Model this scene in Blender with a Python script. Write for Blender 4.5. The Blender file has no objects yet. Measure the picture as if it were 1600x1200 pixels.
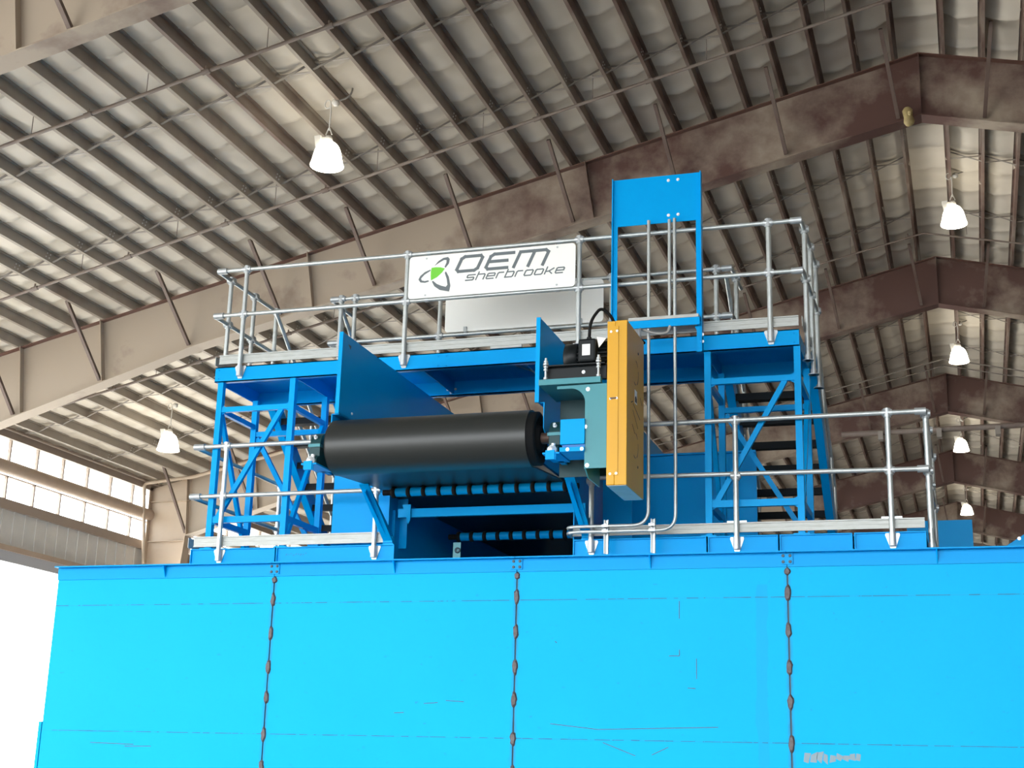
import bpy, math, random
from mathutils import Vector, Matrix

random.seed(7)
sc = bpy.context.scene
COL = sc.collection
# ------------------------------------------------------------------ camera
# units: metres; the camera is the origin, the floor lies 1.6 m below it;
# X runs along the machine's front, Y into the shed, Z up.
FLOOR = -1.6
yaw, pitch, roll = math.radians(17.947), math.radians(15.620), math.radians(1.599)
cy_, sy_, cp_, sp_ = math.cos(yaw), math.sin(yaw), math.cos(pitch), math.sin(pitch)
fw = Vector((-sy_ * cp_, cy_ * cp_, sp_))
rt0 = Vector((cy_, sy_, 0))
up0 = rt0.cross(fw)
rt = rt0 * math.cos(roll) + up0 * math.sin(roll)
up = up0 * math.cos(roll) - rt0 * math.sin(roll)
cam = bpy.data.cameras.new('camera')
cam.sensor_width = 36.0
cam.lens = 2239.18 * 36.0 / 1600.0
cam.clip_end = 500
cob = bpy.data.objects.new('camera', cam)
COL.objects.link(cob)
cob.matrix_world = Matrix(((rt.x, up.x, -fw.x, 0), (rt.y, up.y, -fw.y, 0), (rt.z, up.z, -fw.z, 0), (0, 0, 0, 1)))
sc.camera = cob
# ------------------------------------------------------------------ light
wd = bpy.data.worlds.new('daylight')
sc.world = wd
wd.use_nodes = True
bg = wd.node_tree.nodes['Background']
bg.inputs[0].default_value = (0.93, 0.97, 1.0, 1)
bg.inputs[1].default_value = 5.5
sl = bpy.data.lights.new('sun', 'SUN')
sl.energy = 9.0
sl.angle = math.radians(2)
sl.color = (1.0, 0.95, 0.87)
so = bpy.data.objects.new('sun', sl)
COL.objects.link(so)
so.rotation_euler = Vector((0.70, -0.12, -0.78)).to_track_quat('-Z', 'Y').to_euler()
so.location = (-40, 10, 40)
vs = sc.view_settings
vs.view_transform = 'Standard'
vs.look = 'None'
vs.gamma = 1.0
vs.use_curve_mapping = False
vs.exposure = 0.8

# ------------------------------------------------------------------ materials
M = {}


def mat(name, col, rough=0.5, metal=0.0, spec=0.5, var=None, scale=3.0, detail=4.0, amt=0.5, bump=0.0, bscale=60.0, emit=None, stretch=None):
    m = bpy.data.materials.new(name)
    m.use_nodes = True
    nt = m.node_tree
    b = nt.nodes['Principled BSDF']
    b.inputs['Base Color'].default_value = (*col, 1)
    b.inputs['Roughness'].default_value = rough
    b.inputs['Metallic'].default_value = metal
    b.inputs['Specular IOR Level'].default_value = spec
    tc = nt.nodes.new('ShaderNodeTexCoord')
    geo = nt.nodes.new('ShaderNodeNewGeometry')
    src = geo.outputs['Position']
    if stretch:
        mp = nt.nodes.new('ShaderNodeMapping')
        mp.inputs['Scale'].default_value = stretch
        nt.links.new(src, mp.inputs['Vector'])
        src = mp.outputs['Vector']
    if var:
        n = nt.nodes.new('ShaderNodeTexNoise')
        n.inputs['Scale'].default_value = scale
        n.inputs['Detail'].default_value = detail
        n.inputs['Roughness'].default_value = 0.6
        nt.links.new(src, n.inputs['Vector'])
        r = nt.nodes.new('ShaderNodeValToRGB')
        r.color_ramp.elements[0].position = 0.5 - 0.25 * (1.2 - amt)
        r.color_ramp.elements[0].color = (*col, 1)
        r.color_ramp.elements[1].position = 0.5 + 0.3 * (1.2 - amt) + 0.05
        r.color_ramp.elements[1].color = (*var, 1)
        nt.links.new(n.outputs['Fac'], r.inputs['Fac'])
        nt.links.new(r.outputs['Color'], b.inputs['Base Color'])
    if bump:
        n2 = nt.nodes.new('ShaderNodeTexNoise')
        n2.inputs['Scale'].default_value = bscale
        n2.inputs['Detail'].default_value = 3
        nt.links.new(src, n2.inputs['Vector'])
        bp = nt.nodes.new('ShaderNodeBump')
        bp.inputs['Strength'].default_value = bump
        bp.inputs['Distance'].default_value = 0.02
        nt.links.new(n2.outputs['Fac'], bp.inputs['Height'])
        nt.links.new(bp.outputs['Normal'], b.inputs['Normal'])
    if emit:
        b.inputs['Emission Color'].default_value = (*emit[0], 1)
        b.inputs['Emission Strength'].default_value = emit[1]
    M[name] = m
    return m


BLUE = (0.0, 0.29, 0.66)
mat('blue_paint', BLUE, 0.34, spec=0.07, var=(0.0, 0.275, 0.64), scale=1.5, bump=0.03, bscale=5)
mat('navy_edge', (0.004, 0.12, 0.36), 0.5)
mat('teal_paint', (0.045, 0.215, 0.25), 0.35, spec=0.3, var=(0.04, 0.20, 0.23), scale=4)
mat('dark_teal', (0.008, 0.04, 0.045), 0.4, spec=0.25)
mat('yellow_paint', (0.55, 0.285, 0.012), 0.4, spec=0.3, var=(0.53, 0.275, 0.018), scale=3, bump=0.02, bscale=8)
mat('galvanised', (0.50, 0.53, 0.525), 0.38, metal=0.6, var=(0.42, 0.45, 0.44), scale=25)
mat('toe_metal', (0.40, 0.415, 0.40), 0.5, metal=0.2, var=(0.32, 0.33, 0.30), scale=9, stretch=(1, 1, 6))
mat('zinc', (0.46, 0.49, 0.50), 0.35, metal=0.5)
mat('belt_rubber', (0.016, 0.018, 0.017), 0.37, spec=0.42, bump=0.03, bscale=30)
mat('rubber', (0.009, 0.009, 0.009), 0.7, spec=0.15)
mat('black_steel', (0.007, 0.009, 0.010), 0.4, spec=0.2)
mat('black_tread', (0.005, 0.008, 0.010), 0.6, spec=0.15)
mat('bolt_zinc', (0.75, 0.78, 0.8), 0.35, metal=0.4)
mat('bolt_dark', (0.02, 0.05, 0.07), 0.5)
mat('weld_rust', (0.10, 0.092, 0.098), 0.55, metal=0.3, var=(0.06, 0.038, 0.032), scale=30)
mat('shaft_steel', (0.10, 0.06, 0.045), 0.5, metal=0.4)
mat('sign_white', (0.74, 0.75, 0.71), 0.45)
mat('sign_back', (0.86, 0.86, 0.82), 0.55)
mat('sign_grey', (0.105, 0.125, 0.135), 0.5)
mat('sign_green', (0.13, 0.50, 0.025), 0.5)
mat('label_white', (0.8, 0.8, 0.78), 0.5)
mat('ink', (0.03, 0.025, 0.02), 0.6)
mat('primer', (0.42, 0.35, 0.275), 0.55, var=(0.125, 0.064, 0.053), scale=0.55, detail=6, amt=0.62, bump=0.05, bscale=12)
mat('primer_dark', (0.13, 0.06, 0.045), 0.6, var=(0.17, 0.10, 0.08), scale=1.0)
mat('purlin_rust', (0.30, 0.25, 0.21), 0.5, var=(0.16, 0.075, 0.06), scale=0.9, detail=5, amt=0.8, stretch=(1, 0.5, 3))
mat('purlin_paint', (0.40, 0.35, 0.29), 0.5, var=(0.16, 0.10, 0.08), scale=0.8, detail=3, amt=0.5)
mat('brace_paint', (0.16, 0.12, 0.10), 0.55, var=(0.11, 0.065, 0.05), scale=2)
mat('pipe_paint', (0.25, 0.21, 0.18), 0.5, var=(0.17, 0.12, 0.10), scale=2)
mat('strap_paint', (0.27, 0.24, 0.21), 0.5)
mat('column_paint', (0.55, 0.44, 0.33), 0.55, var=(0.44, 0.35, 0.27), scale=0.7)
mat('beam_paint', (0.50, 0.40, 0.31), 0.5, var=(0.42, 0.32, 0.25), scale=1.5)
mat('eave_paint', (0.36, 0.29, 0.24), 0.5)
mat('siding', (0.72, 0.71, 0.68), 0.5, var=(0.64, 0.64, 0.62), scale=2)
mat('roller_door', (0.50, 0.52, 0.56), 0.5)
mat('vinyl', (0.73, 0.675, 0.585), 0.5, var=(0.64, 0.585, 0.48), scale=0.7, detail=4, amt=0.3, bump=0.10, bscale=2.5)
mat('concrete', (0.20, 0.19, 0.175), 0.7, var=(0.16, 0.15, 0.14), scale=0.8)
mat('asphalt', (0.09, 0.09, 0.09), 0.85, var=(0.07, 0.07, 0.07), scale=0.5)
mat('apron', (0.62, 0.60, 0.56), 0.8, var=(0.55, 0.53, 0.5), scale=0.3)
mat('dark_wall', (0.20, 0.17, 0.15), 0.6)
mat('fixture_yellow', (0.45, 0.36, 0.16), 0.6, var=(0.3, 0.22, 0.1), scale=9)
mat('lamp_white', (0.75, 0.74, 0.70), 0.5)
mat('lamp_glow', (0.9, 0.88, 0.82), 0.4, emit=((1.0, 0.90, 0.72), 6.0))
mat('cord_grey', (0.32, 0.31, 0.29), 0.5)
mat('scrape', (0.22, 0.30, 0.34), 0.7, spec=0.2)


def primer_mat():
    m = M['primer']
    nt = m.node_tree
    rp = [n for n in nt.nodes if n.type == 'VALTORGB'][0]
    nz = [n for n in nt.nodes if n.type == 'TEX_NOISE'][0]
    geo = [n for n in nt.nodes if n.type == 'NEW_GEOMETRY'][0]
    sp = nt.nodes.new('ShaderNodeSeparateXYZ')
    nt.links.new(geo.outputs['Position'], sp.inputs[0])
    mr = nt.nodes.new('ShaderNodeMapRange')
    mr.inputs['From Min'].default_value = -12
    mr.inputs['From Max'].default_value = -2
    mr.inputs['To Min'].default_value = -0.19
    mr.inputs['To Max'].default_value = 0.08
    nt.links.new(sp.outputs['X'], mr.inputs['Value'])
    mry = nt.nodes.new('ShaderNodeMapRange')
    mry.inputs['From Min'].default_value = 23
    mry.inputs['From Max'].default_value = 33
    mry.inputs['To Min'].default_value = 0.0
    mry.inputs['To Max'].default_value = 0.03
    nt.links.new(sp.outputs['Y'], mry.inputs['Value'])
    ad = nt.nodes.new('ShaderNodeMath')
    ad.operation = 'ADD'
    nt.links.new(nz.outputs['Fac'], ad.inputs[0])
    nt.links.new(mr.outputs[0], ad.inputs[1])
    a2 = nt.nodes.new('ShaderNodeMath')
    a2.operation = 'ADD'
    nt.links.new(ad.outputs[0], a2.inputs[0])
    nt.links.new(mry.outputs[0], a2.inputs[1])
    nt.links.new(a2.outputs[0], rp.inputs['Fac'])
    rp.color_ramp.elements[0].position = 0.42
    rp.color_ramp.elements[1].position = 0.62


primer_mat()


def purlin_mat():  # maroon paint towards the ridge; paler left end also stands in for bounce light
    nt = M['purlin_paint'].node_tree
    rp = [n for n in nt.nodes if n.type == 'VALTORGB'][0]
    nz = [n for n in nt.nodes if n.type == 'TEX_NOISE'][0]
    geo = [n for n in nt.nodes if n.type == 'NEW_GEOMETRY'][0]
    sp = nt.nodes.new('ShaderNodeSeparateXYZ')
    nt.links.new(geo.outputs['Position'], sp.inputs[0])
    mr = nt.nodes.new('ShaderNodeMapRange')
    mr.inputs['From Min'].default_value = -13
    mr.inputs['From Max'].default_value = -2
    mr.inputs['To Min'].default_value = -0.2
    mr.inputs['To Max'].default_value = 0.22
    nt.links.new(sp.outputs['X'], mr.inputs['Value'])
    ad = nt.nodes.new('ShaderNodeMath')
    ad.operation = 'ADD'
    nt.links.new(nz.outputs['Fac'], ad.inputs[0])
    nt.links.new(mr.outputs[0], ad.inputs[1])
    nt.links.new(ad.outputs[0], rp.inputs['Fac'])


purlin_mat()


def glass():
    m = bpy.data.materials.new('window_glass')
    m.use_nodes = True
    nt = m.node_tree
    for n in list(nt.nodes):
        nt.nodes.remove(n)
    o = nt.nodes.new('ShaderNodeOutputMaterial')
    mx = nt.nodes.new('ShaderNodeMixShader')
    t = nt.nodes.new('ShaderNodeBsdfTransparent')
    t.inputs[0].default_value = (0.93, 0.95, 0.95, 1)
    g = nt.nodes.new('ShaderNodeBsdfGlossy')
    g.inputs['Roughness'].default_value = 0.1
    mx.inputs[0].default_value = 0.05
    nt.links.new(t.outputs[0], mx.inputs[1])
    nt.links.new(g.outputs[0], mx.inputs[2])
    nt.links.new(mx.outputs[0], o.inputs[0])
    M['glass'] = m


glass()


def bunker_paint():
    """blue plate with rust lines along the seams and scattered scuffs"""
    m = bpy.data.materials.new('bunker_paint')
    m.use_nodes = True
    nt = m.node_tree
    N, L = nt.nodes, nt.links
    b = N['Principled BSDF']
    b.inputs['Roughness'].default_value = 0.4
    b.inputs['Specular IOR Level'].default_value = 0.06
    geo = N.new('ShaderNodeNewGeometry')
    sp = N.new('ShaderNodeSeparateXYZ')
    L.new(geo.outputs['Position'], sp.inputs[0])

    def math_(op, a, bb=None):
        n = N.new('ShaderNodeMath')
        n.operation = op
        for i, v in enumerate((a, bb)):
            if v is None:
                continue
            if isinstance(v, (int, float)):
                n.inputs[i].default_value = v
            else:
                L.new(v, n.inputs[i])
        return n.outputs[0]

    nz = N.new('ShaderNodeTexNoise')
    nz.inputs['Scale'].default_value = 6
    nz.inputs['Detail'].default_value = 6
    L.new(geo.outputs['Position'], nz.inputs['Vector'])
    mpl = N.new('ShaderNodeMapping')
    mpl.inputs['Scale'].default_value = (2.2, 1, 0.5)
    L.new(geo.outputs['Position'], mpl.inputs['Vector'])
    nl = N.new('ShaderNodeTexNoise')
    nl.inputs['Scale'].default_value = 4
    nl.inputs['Detail'].default_value = 5
    L.new(mpl.outputs[0], nl.inputs['Vector'])
    nb0 = N.new('ShaderNodeTexNoise')
    nb0.inputs['Scale'].default_value = 2.5
    L.new(geo.outputs['Position'], nb0.inputs['Vector'])
    # horizontal weld lines
    total = None
    for z in (1.686, 0.414):
        d = math_('ABSOLUTE', math_('SUBTRACT', sp.outputs['Z'], z))
        wob = math_('ADD', d, math_('MULTIPLY', math_('SUBTRACT', nz.outputs['Fac'], 0.5), 0.006))
        ln = math_('LESS_THAN', wob, 0.0035)
        br = math_('GREATER_THAN', nl.outputs['Fac'], 0.46)
        v = math_('MULTIPLY', ln, math_('ADD', math_('MULTIPLY', br, 0.55), 0.2))
        total = v if total is None else math_('MAXIMUM', total, v)
    # rust halo along the vertical joints
    halo = None
    for x in (-6.66, -4.105, -1.56):
        d = math_('ABSOLUTE', math_('SUBTRACT', sp.outputs['X'], x))
        v = math_('SUBTRACT', 1.0, math_('MULTIPLY', d, 28.0))
        v = math_('MAXIMUM', v, 0.0)
        v = math_('MULTIPLY', v, math_('MULTIPLY', nz.outputs['Fac'], 1.1))
        halo = v if halo is None else math_('MAXIMUM', halo, v)
    # scuffs
    mps = N.new('ShaderNodeMapping')
    mps.inputs['Scale'].default_value = (3, 1, 9)
    L.new(geo.outputs['Position'], mps.inputs['Vector'])
    ns = N.new('ShaderNodeTexNoise')
    ns.inputs['Scale'].default_value = 3.2
    ns.inputs['Detail'].default_value = 8
    ns.inputs['Roughness'].default_value = 0.75
    L.new(mps.outputs[0], ns.inputs['Vector'])
    sf = math_('MULTIPLY', math_('GREATER_THAN', ns.outputs['Fac'], 0.66), 0.3)
    dst = math_('ABSOLUTE', math_('ADD', math_('SUBTRACT', sp.outputs['X'], -1.80), math_('MULTIPLY', math_('SUBTRACT', nb0.outputs['Fac'], 0.5), 0.12)))
    stn = math_('MULTIPLY', math_('LESS_THAN', dst, 0.05), 0.10)
    stn = math_('MULTIPLY', stn, math_('LESS_THAN', sp.outputs['Z'], 1.8))
    fac = math_('MAXIMUM', math_('MAXIMUM', math_('MAXIMUM', total, halo), sf), stn)
    base = N.new('ShaderNodeMixRGB')
    base.inputs[1].default_value = (0.002, 0.375, 0.70, 1)
    base.inputs[2].default_value = (0.0, 0.345, 0.67, 1)
    nb = N.new('ShaderNodeTexNoise')
    nb.inputs['Scale'].default_value = 1.1
    nb.inputs['Detail'].default_value = 4
    L.new(geo.outputs['Position'], nb.inputs['Vector'])
    L.new(nb.outputs['Fac'], base.inputs[0])
    mx = N.new('ShaderNodeMixRGB')
    L.new(fac, mx.inputs[0])
    L.new(base.outputs[0], mx.inputs[1])
    mx.inputs[2].default_value = (0.045, 0.085, 0.13, 1)
    L.new(mx.outputs[0], b.inputs['Base Color'])
    bp = N.new('ShaderNodeBump')
    bp.inputs['Strength'].default_value = 0.06
    bp.inputs['Distance'].default_value = 0.05
    L.new(nb.outputs['Fac'], bp.inputs['Height'])
    L.new(bp.outputs['Normal'], b.inputs['Normal'])
    M['bunker_paint'] = m


bunker_paint()

# ------------------------------------------------------------------ mesh builder
LOC = {}


class MB:
    def __init__(self):
        self.v, self.f, self.s = [], [], []

    def add(self, vs, fs, smooth=False):
        o = len(self.v)
        self.v += [tuple(p) for p in vs]
        for f in fs:
            self.f.append(tuple(i + o for i in f))
            self.s.append(smooth)
        return self

    def box(self, x0, x1, y0, y1, z0, z1):
        vs = [(x, y, z) for x in (x0, x1) for y in (y0, y1) for z in (z0, z1)]
        return self.add(vs, [(0, 1, 3, 2), (4, 6, 7, 5), (0, 4, 5, 1), (2, 3, 7, 6), (0, 2, 6, 4), (1, 5, 7, 3)])

    def bar(self, p, q, w, h, side=None):
        """rectangular bar from p to q; w across `side`, h across the third axis"""
        p, q = Vector(p), Vector(q)
        d = (q - p).normalized()
        s = Vector(side) if side is not None else (Vector((0, 0, 1)) if abs(d.z) < 0.9 else Vector((1, 0, 0)))
        s = (s - d * s.dot(d)).normalized()
        t = d.cross(s)
        vs = []
        for c in (p, q):
            for a, b in ((-1, -1), (1, -1), (1, 1), (-1, 1)):
                vs.append(c + s * (a * w / 2) + t * (b * h / 2))
        return self.add(vs, [(3, 2, 1, 0), (4, 5, 6, 7)] + [(i, (i + 1) % 4, (i + 1) % 4 + 4, i + 4) for i in range(4)])

    def tube(self, pts, r, n=10, caps=True, closed=False):
        P = [Vector(p) for p in pts]
        k = len(P)
        rs = r if isinstance(r, (list, tuple)) else [r] * k
        T = []
        for i in range(k):
            a = P[i] - P[i - 1] if i else P[1] - P[0]
            b = P[i + 1] - P[i] if i < k - 1 else P[i] - P[i - 1]
            T.append((a.normalized() + b.normalized()).normalized())
        u = T[0].orthogonal().normalized()
        vs = []
        for i in range(k):
            u = (u - T[i] * u.dot(T[i])).normalized()
            w = T[i].cross(u)
            for j in range(n):
                a = 2 * math.pi * j / n
                vs.append(P[i] + (u * math.cos(a) + w * math.sin(a)) * rs[i])
        fs = [(i * n + j, i * n + (j + 1) % n, (i + 1) * n + (j + 1) % n, (i + 1) * n + j) for i in range(k - 1) for j in range(n)]
        self.add(vs, fs, True)
        if caps:
            self.add(vs[:n], [tuple(range(n - 1, -1, -1))])
            self.add(vs[-n:], [tuple(range(n))])
        return self

    def cyl(self, p, q, r, n=20):
        return self.tube([p, q], r, n)

    def lathe(self, c, axis, prof, n=24):
        """prof: (distance along axis, radius) pairs"""
        c, a = Vector(c), Vector(axis).normalized()
        u = a.orthogonal().normalized()
        w = a.cross(u)
        vs = []
        for d, r in prof:
            for j in range(n):
                t = 2 * math.pi * j / n
                vs.append(c + a * d + (u * math.cos(t) + w * math.sin(t)) * r)
        fs = [(i * n + j, i * n + (j + 1) % n, (i + 1) * n + (j + 1) % n, (i + 1) * n + j) for i in range(len(prof) - 1) for j in range(n)]
        return self.add(vs, fs, True)

    def prism(self, poly, vec):
        """extrude a planar polygon of 3D points along vec"""
        n = len(poly)
        v = Vector(vec)
        a = [Vector(p) for p in poly]
        return self.add(a + [p + v for p in a], [tuple(range(n - 1, -1, -1)), tuple(range(n, 2 * n))] + [(i, (i + 1) % n, (i + 1) % n + n, i + n) for i in range(n)])

    def bolt(self, c, axis, r=0.012, h=0.012):
        c, a = Vector(c), Vector(axis).normalized()
        self.tube([c, c + a * h * 0.3], r * 1.35, 10)
        return self.tube([c, c + a * h], r, 6)

    def build(self, name, m, parent=None, loc=None, bevel=0.0):
        base = Vector(LOC[parent.name]) if parent is not None else Vector(loc or (0, 0, 0))
        me = bpy.data.meshes.new(name)
        me.from_pydata([tuple(Vector(p) - base) for p in self.v], [], self.f)
        me.polygons.foreach_set('use_smooth', self.s)
        me.validate()
        import bmesh
        b = bmesh.new()
        b.from_mesh(me)
        bmesh.ops.recalc_face_normals(b, faces=b.faces)
        b.to_mesh(me)
        b.free()
        me.materials.append(M[m])
        o = bpy.data.objects.new(name, me)
        COL.objects.link(o)
        LOC[o.name] = tuple(base)
        if parent is not None:
            o.parent = parent
        else:
            o.location = base
        if bevel:
            md = o.modifiers.new('bevel', 'BEVEL')
            md.width = bevel
            md.segments = 2
            md.limit_method = 'ANGLE'
        return o


def tag(o, label=None, cat=None, group=None, kind=None):
    for k, v in (('label', label), ('category', cat), ('group', group), ('kind', kind)):
        if v:
            o[k] = v
    return o


def thing(name, loc, label, cat, group=None, kind=None):
    o = bpy.data.objects.new(name, None)
    o.empty_display_size = 0.2
    COL.objects.link(o)
    o.location = loc
    LOC[o.name] = tuple(loc)
    return tag(o, label, cat, group, kind)


def dup(root, loc, label=None, group=None):
    r = root.copy()
    COL.objects.link(r)
    r.location = loc
    if label:
        r['label'] = label
    if group:
        r['group'] = group
    for ch in list(root.children):
        c = ch.copy()
        COL.objects.link(c)
        c.parent = r
        for g in list(ch.children):
            d = g.copy()
            COL.objects.link(d)
            d.parent = c
    return r


def fillet(pts, r, n=6):
    P = [Vector(p) for p in pts]
    out = [P[0]]
    for i in range(1, len(P) - 1):
        a = (P[i - 1] - P[i])
        b = (P[i + 1] - P[i])
        k = min(r, a.length * 0.49, b.length * 0.49)
        s, e = P[i] + a.normalized() * k, P[i] + b.normalized() * k
        for j in range(n + 1):
            t = j / n
            out.append(s * (1 - t) ** 2 + P[i] * 2 * t * (1 - t) + e * t * t)
    out.append(P[-1])
    return out


ORD = ['first', 'second', 'third', 'fourth', 'fifth', 'sixth', 'seventh', 'eighth', 'ninth', 'tenth', 'eleventh', 'twelfth', 'thirteenth',
       'fourteenth', 'fifteenth', 'sixteenth', 'seventeenth', 'eighteenth', 'nineteenth', 'twentieth']
ORD += ['twenty-' + o for o in ORD[:9]] + ['thirtieth'] + ['thirty-' + o for o in ORD[:6]]

# ================================================================== SHED
RX, RZ, SL = -0.33, 12.0, 0.235          # ridge position, height of the rafters' top, roof slope
XW, XE = -20.6, 20.0                      # side walls
Y0, Y9 = -6.0, 73.0
FR = [13.2, 22.68, 32.54, 42.5, 52.6, 62.4]


def roofz(x):
    return RZ - SL * abs(x - RX)


# --- ground
g = MB().box(-20.4, XE, Y0, Y9, FLOOR - 0.2, FLOOR).build('floor', 'concrete')
tag(g, 'grey concrete floor of the shed', 'floor', kind='structure')
g = MB().box(-140, -20.4, -90, 160, FLOOR - 0.6, FLOOR - 0.22).build('ground', 'apron')
tag(g, 'pale paved yard outside the open shed side', 'ground', kind='structure')
g = MB().box(-20.4, 140, -90, Y0, FLOOR - 0.6, FLOOR - 0.22).build('ground_front', 'asphalt')  # unseen yard, colour kept dark so little light bounces up to the roof
tag(g, 'unseen asphalt yard in front of the shed door, kept dark to limit bounce light', 'ground', kind='structure')

# --- roof lining: white vinyl sagging between purlins with a seam every 1.2 m
PITCH = 0.62
NL, NR = 33, 14
px_left = [-0.72 - PITCH * k for k in range(NL)]
px_right = [0.06 + PITCH * k for k in range(NR)]
PH = 0.185
xs = [XW - 0.6] + sorted(px_left) + px_right + [XE + 0.3]
cols = []
for a, b in zip(xs[:-1], xs[1:]):
    seg = 5 if b - a < 1.2 else 2
    for j in range(seg):
        t = j / seg
        cols.append((a + (b - a) * t, 0.045 * math.sin(math.pi * t) if seg == 5 else 0.0))
cols.append((xs[-1], 0))
rows = []
y = Y0
while y < Y9 - 1.3:
    rows += [(y - 0.022, 0), (y, 1), (y + 0.012, 0), (y + 0.35, -0.25), (y + 0.7, -0.25)]
    y += 1.02
rows += [(Y9, 0)]
vs, fs = [], []
W_ = len(cols)
for (yy, k) in rows:
    for i, (x, sag) in enumerate(cols):
        dz = 0
        if k > 0:
            dz = -0.042 * (0.5 + 0.8 * random.random()) * (min(1, sag / 0.045) if sag > 0 else 0)
        elif k < 0:
            dz = 0.02 * random.uniform(-1, 1)
        vs.append((x, yy + (random.uniform(-0.008, 0.008) if k > 0 else 0), roofz(x) + PH + 0.015 - sag + dz))
for r in range(len(rows) - 1):
    for i in range(W_ - 1):
        a = r * W_ + i
        fs.append((a, a + 1, a + W_ + 1, a + W_))
c = MB().add(vs, fs, True).build('ceiling', 'vinyl')
tag(c, 'cream vinyl roof lining sagging between the purlins', 'ceiling', kind='structure')
rf = MB()
for s, xe in ((-1, XW - 0.7), (1, XE + 0.4)):
    rf.prism([(RX, Y0, RZ + PH + 0.12), (xe, Y0, roofz(xe) + PH + 0.12), (xe, Y0, roofz(xe) + PH + 0.16), (RX, Y0, RZ + PH + 0.17)], (0, Y9 - Y0, 0))
tag(rf.build('roof', 'dark_wall'), 'sheet roof above the lining', 'roof', kind='structure')

# --- purlins (Z sections running the length of the shed)
aS = math.atan(SL)


def zprof(s):
    """Z profile in the XZ plane; s = +1: roof rises towards +X (left slope)"""
    F, T, Lp = 0.046, 0.005, 0.014
    raw = [(-F, 0), (T, 0), (T, PH - T), (F + T, PH - T), (F + T, PH - Lp - T), (F + 2 * T, PH - Lp - T), (F + 2 * T, PH), (0, PH), (0, T), (-F + T, T), (-F + T, Lp), (-F, Lp)]
    out = []
    for u, w in raw:
        x, z = u * math.cos(aS) - w * math.sin(aS) * 0, u * math.sin(aS) + w
        out.append((s * x, 0, z))
    return out


PY0, PY1 = Y0 + 0.2, Y9 - 0.5


def purlin_bolts(s):
    out = []
    for fy in FR[1:3]:
        for dy in (-2.9, 3.1):
            for a in (0, 0.09):
                for w in (0.06, 0.13):
                    yb_ = fy + dy + a + (w - 0.06) * 0.4 - PY0
                    out.append(MB().tube([(s * 0.004, yb_, w), (s * 0.012, yb_, w)], 0.014, 8))
    return out


def make_purlin(s, x, label, group):
    loc = (x, PY0, roofz(x))
    mb = MB().prism(zprof(s), (0, PY1 - PY0, 0))
    o = mb.build('roof_purlin', 'purlin_paint', None)
    o.location = loc
    LOC[o.name] = (0, 0, 0)
    for mb in purlin_bolts(s) if s > 0 else []:
        mb.build('lap_bolt', 'label_white', o)
    return tag(o, label, 'purlin', group)


pl = make_purlin(1, px_left[0], 'first roof purlin left of the ridge, brown painted steel', 'roof purlins on the left slope')
for k in range(1, NL):
    x = px_left[k]
    if k == 15:
        o = dup(pl, (x, PY0, roofz(x)), 'sixteenth roof purlin left of the ridge, brown with reddish rust streaks')
        o.material_slots[0].link = 'OBJECT'
        o.material_slots[0].material = M['purlin_rust']
        continue
    dup(pl, (x, PY0, roofz(x)), ORD[k] + ' roof purlin left of the ridge, brown painted steel')
pr = make_purlin(-1, px_right[0], 'first roof purlin right of the ridge, brown painted steel', 'roof purlins on the right slope')
for k in range(1, NR):
    x = px_right[k]
    dup(pr, (x, PY0, roofz(x)), ORD[k] + ' roof purlin right of the ridge, brown painted steel')

# --- X bridging between neighbouring purlins, two rows in every bay
dz1 = SL * PITCH
br = MB()
br.bar((0.01, 0, 0.02), (PITCH - 0.005, 0.02, dz1 + PH - 0.03), 0.05, 0.006, (0, 1, 0))
br.bar((0.01, 0.05, PH - 0.03), (PITCH - 0.005, 0.07, dz1 + 0.02), 0.05, 0.006, (0, 1, 0))
bl = br.build('purlin_bridging', 'strap_paint')
br = MB()
br.bar((-0.01, 0, 0.02), (-PITCH + 0.005, 0.02, dz1 + PH - 0.03), 0.05, 0.006, (0, 1, 0))
br.bar((-0.01, 0.05, PH - 0.03), (-PITCH + 0.005, 0.07, dz1 + 0.02), 0.05, 0.006, (0, 1, 0))
brr = br.build('purlin_bridging', 'strap_paint')
tag(bl, 'thin crossed steel straps bridging two neighbouring purlins of the left slope', 'bridging strap', 'crossed bridging straps on the left slope')
tag(brr, 'thin crossed steel straps bridging two neighbouring purlins of the right slope', 'bridging strap', 'crossed bridging straps on the right slope')
firstL = firstR = True
for a, b in zip(FR[:5], FR[1:]):
    for t in (0.42, 0.715):
        yb = a + (b - a) * t
        for k in range(1, NL):
            if yb > 34 and px_left[k] < -15:
                continue
            if firstL:
                o, firstL = bl, False
            else:
                o = bl.copy()
                COL.objects.link(o)
            o.location = (px_left[k], yb, roofz(px_left[k]))
        for k in range(1, 5):
            if firstR:
                o, firstR = brr, False
            else:
                o = brr.copy()
                COL.objects.link(o)
            o.location = (px_right[k], yb, roofz(px_right[k]))


# --- rafters
def rafter_bottom(x):
    t = abs(x - RX)
    if t < 13.2:
        return 10.85 - 0.2345 * t
    return 10.85 - 0.2345 * 13.2 - 0.31 * (t - 13.2)


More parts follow.
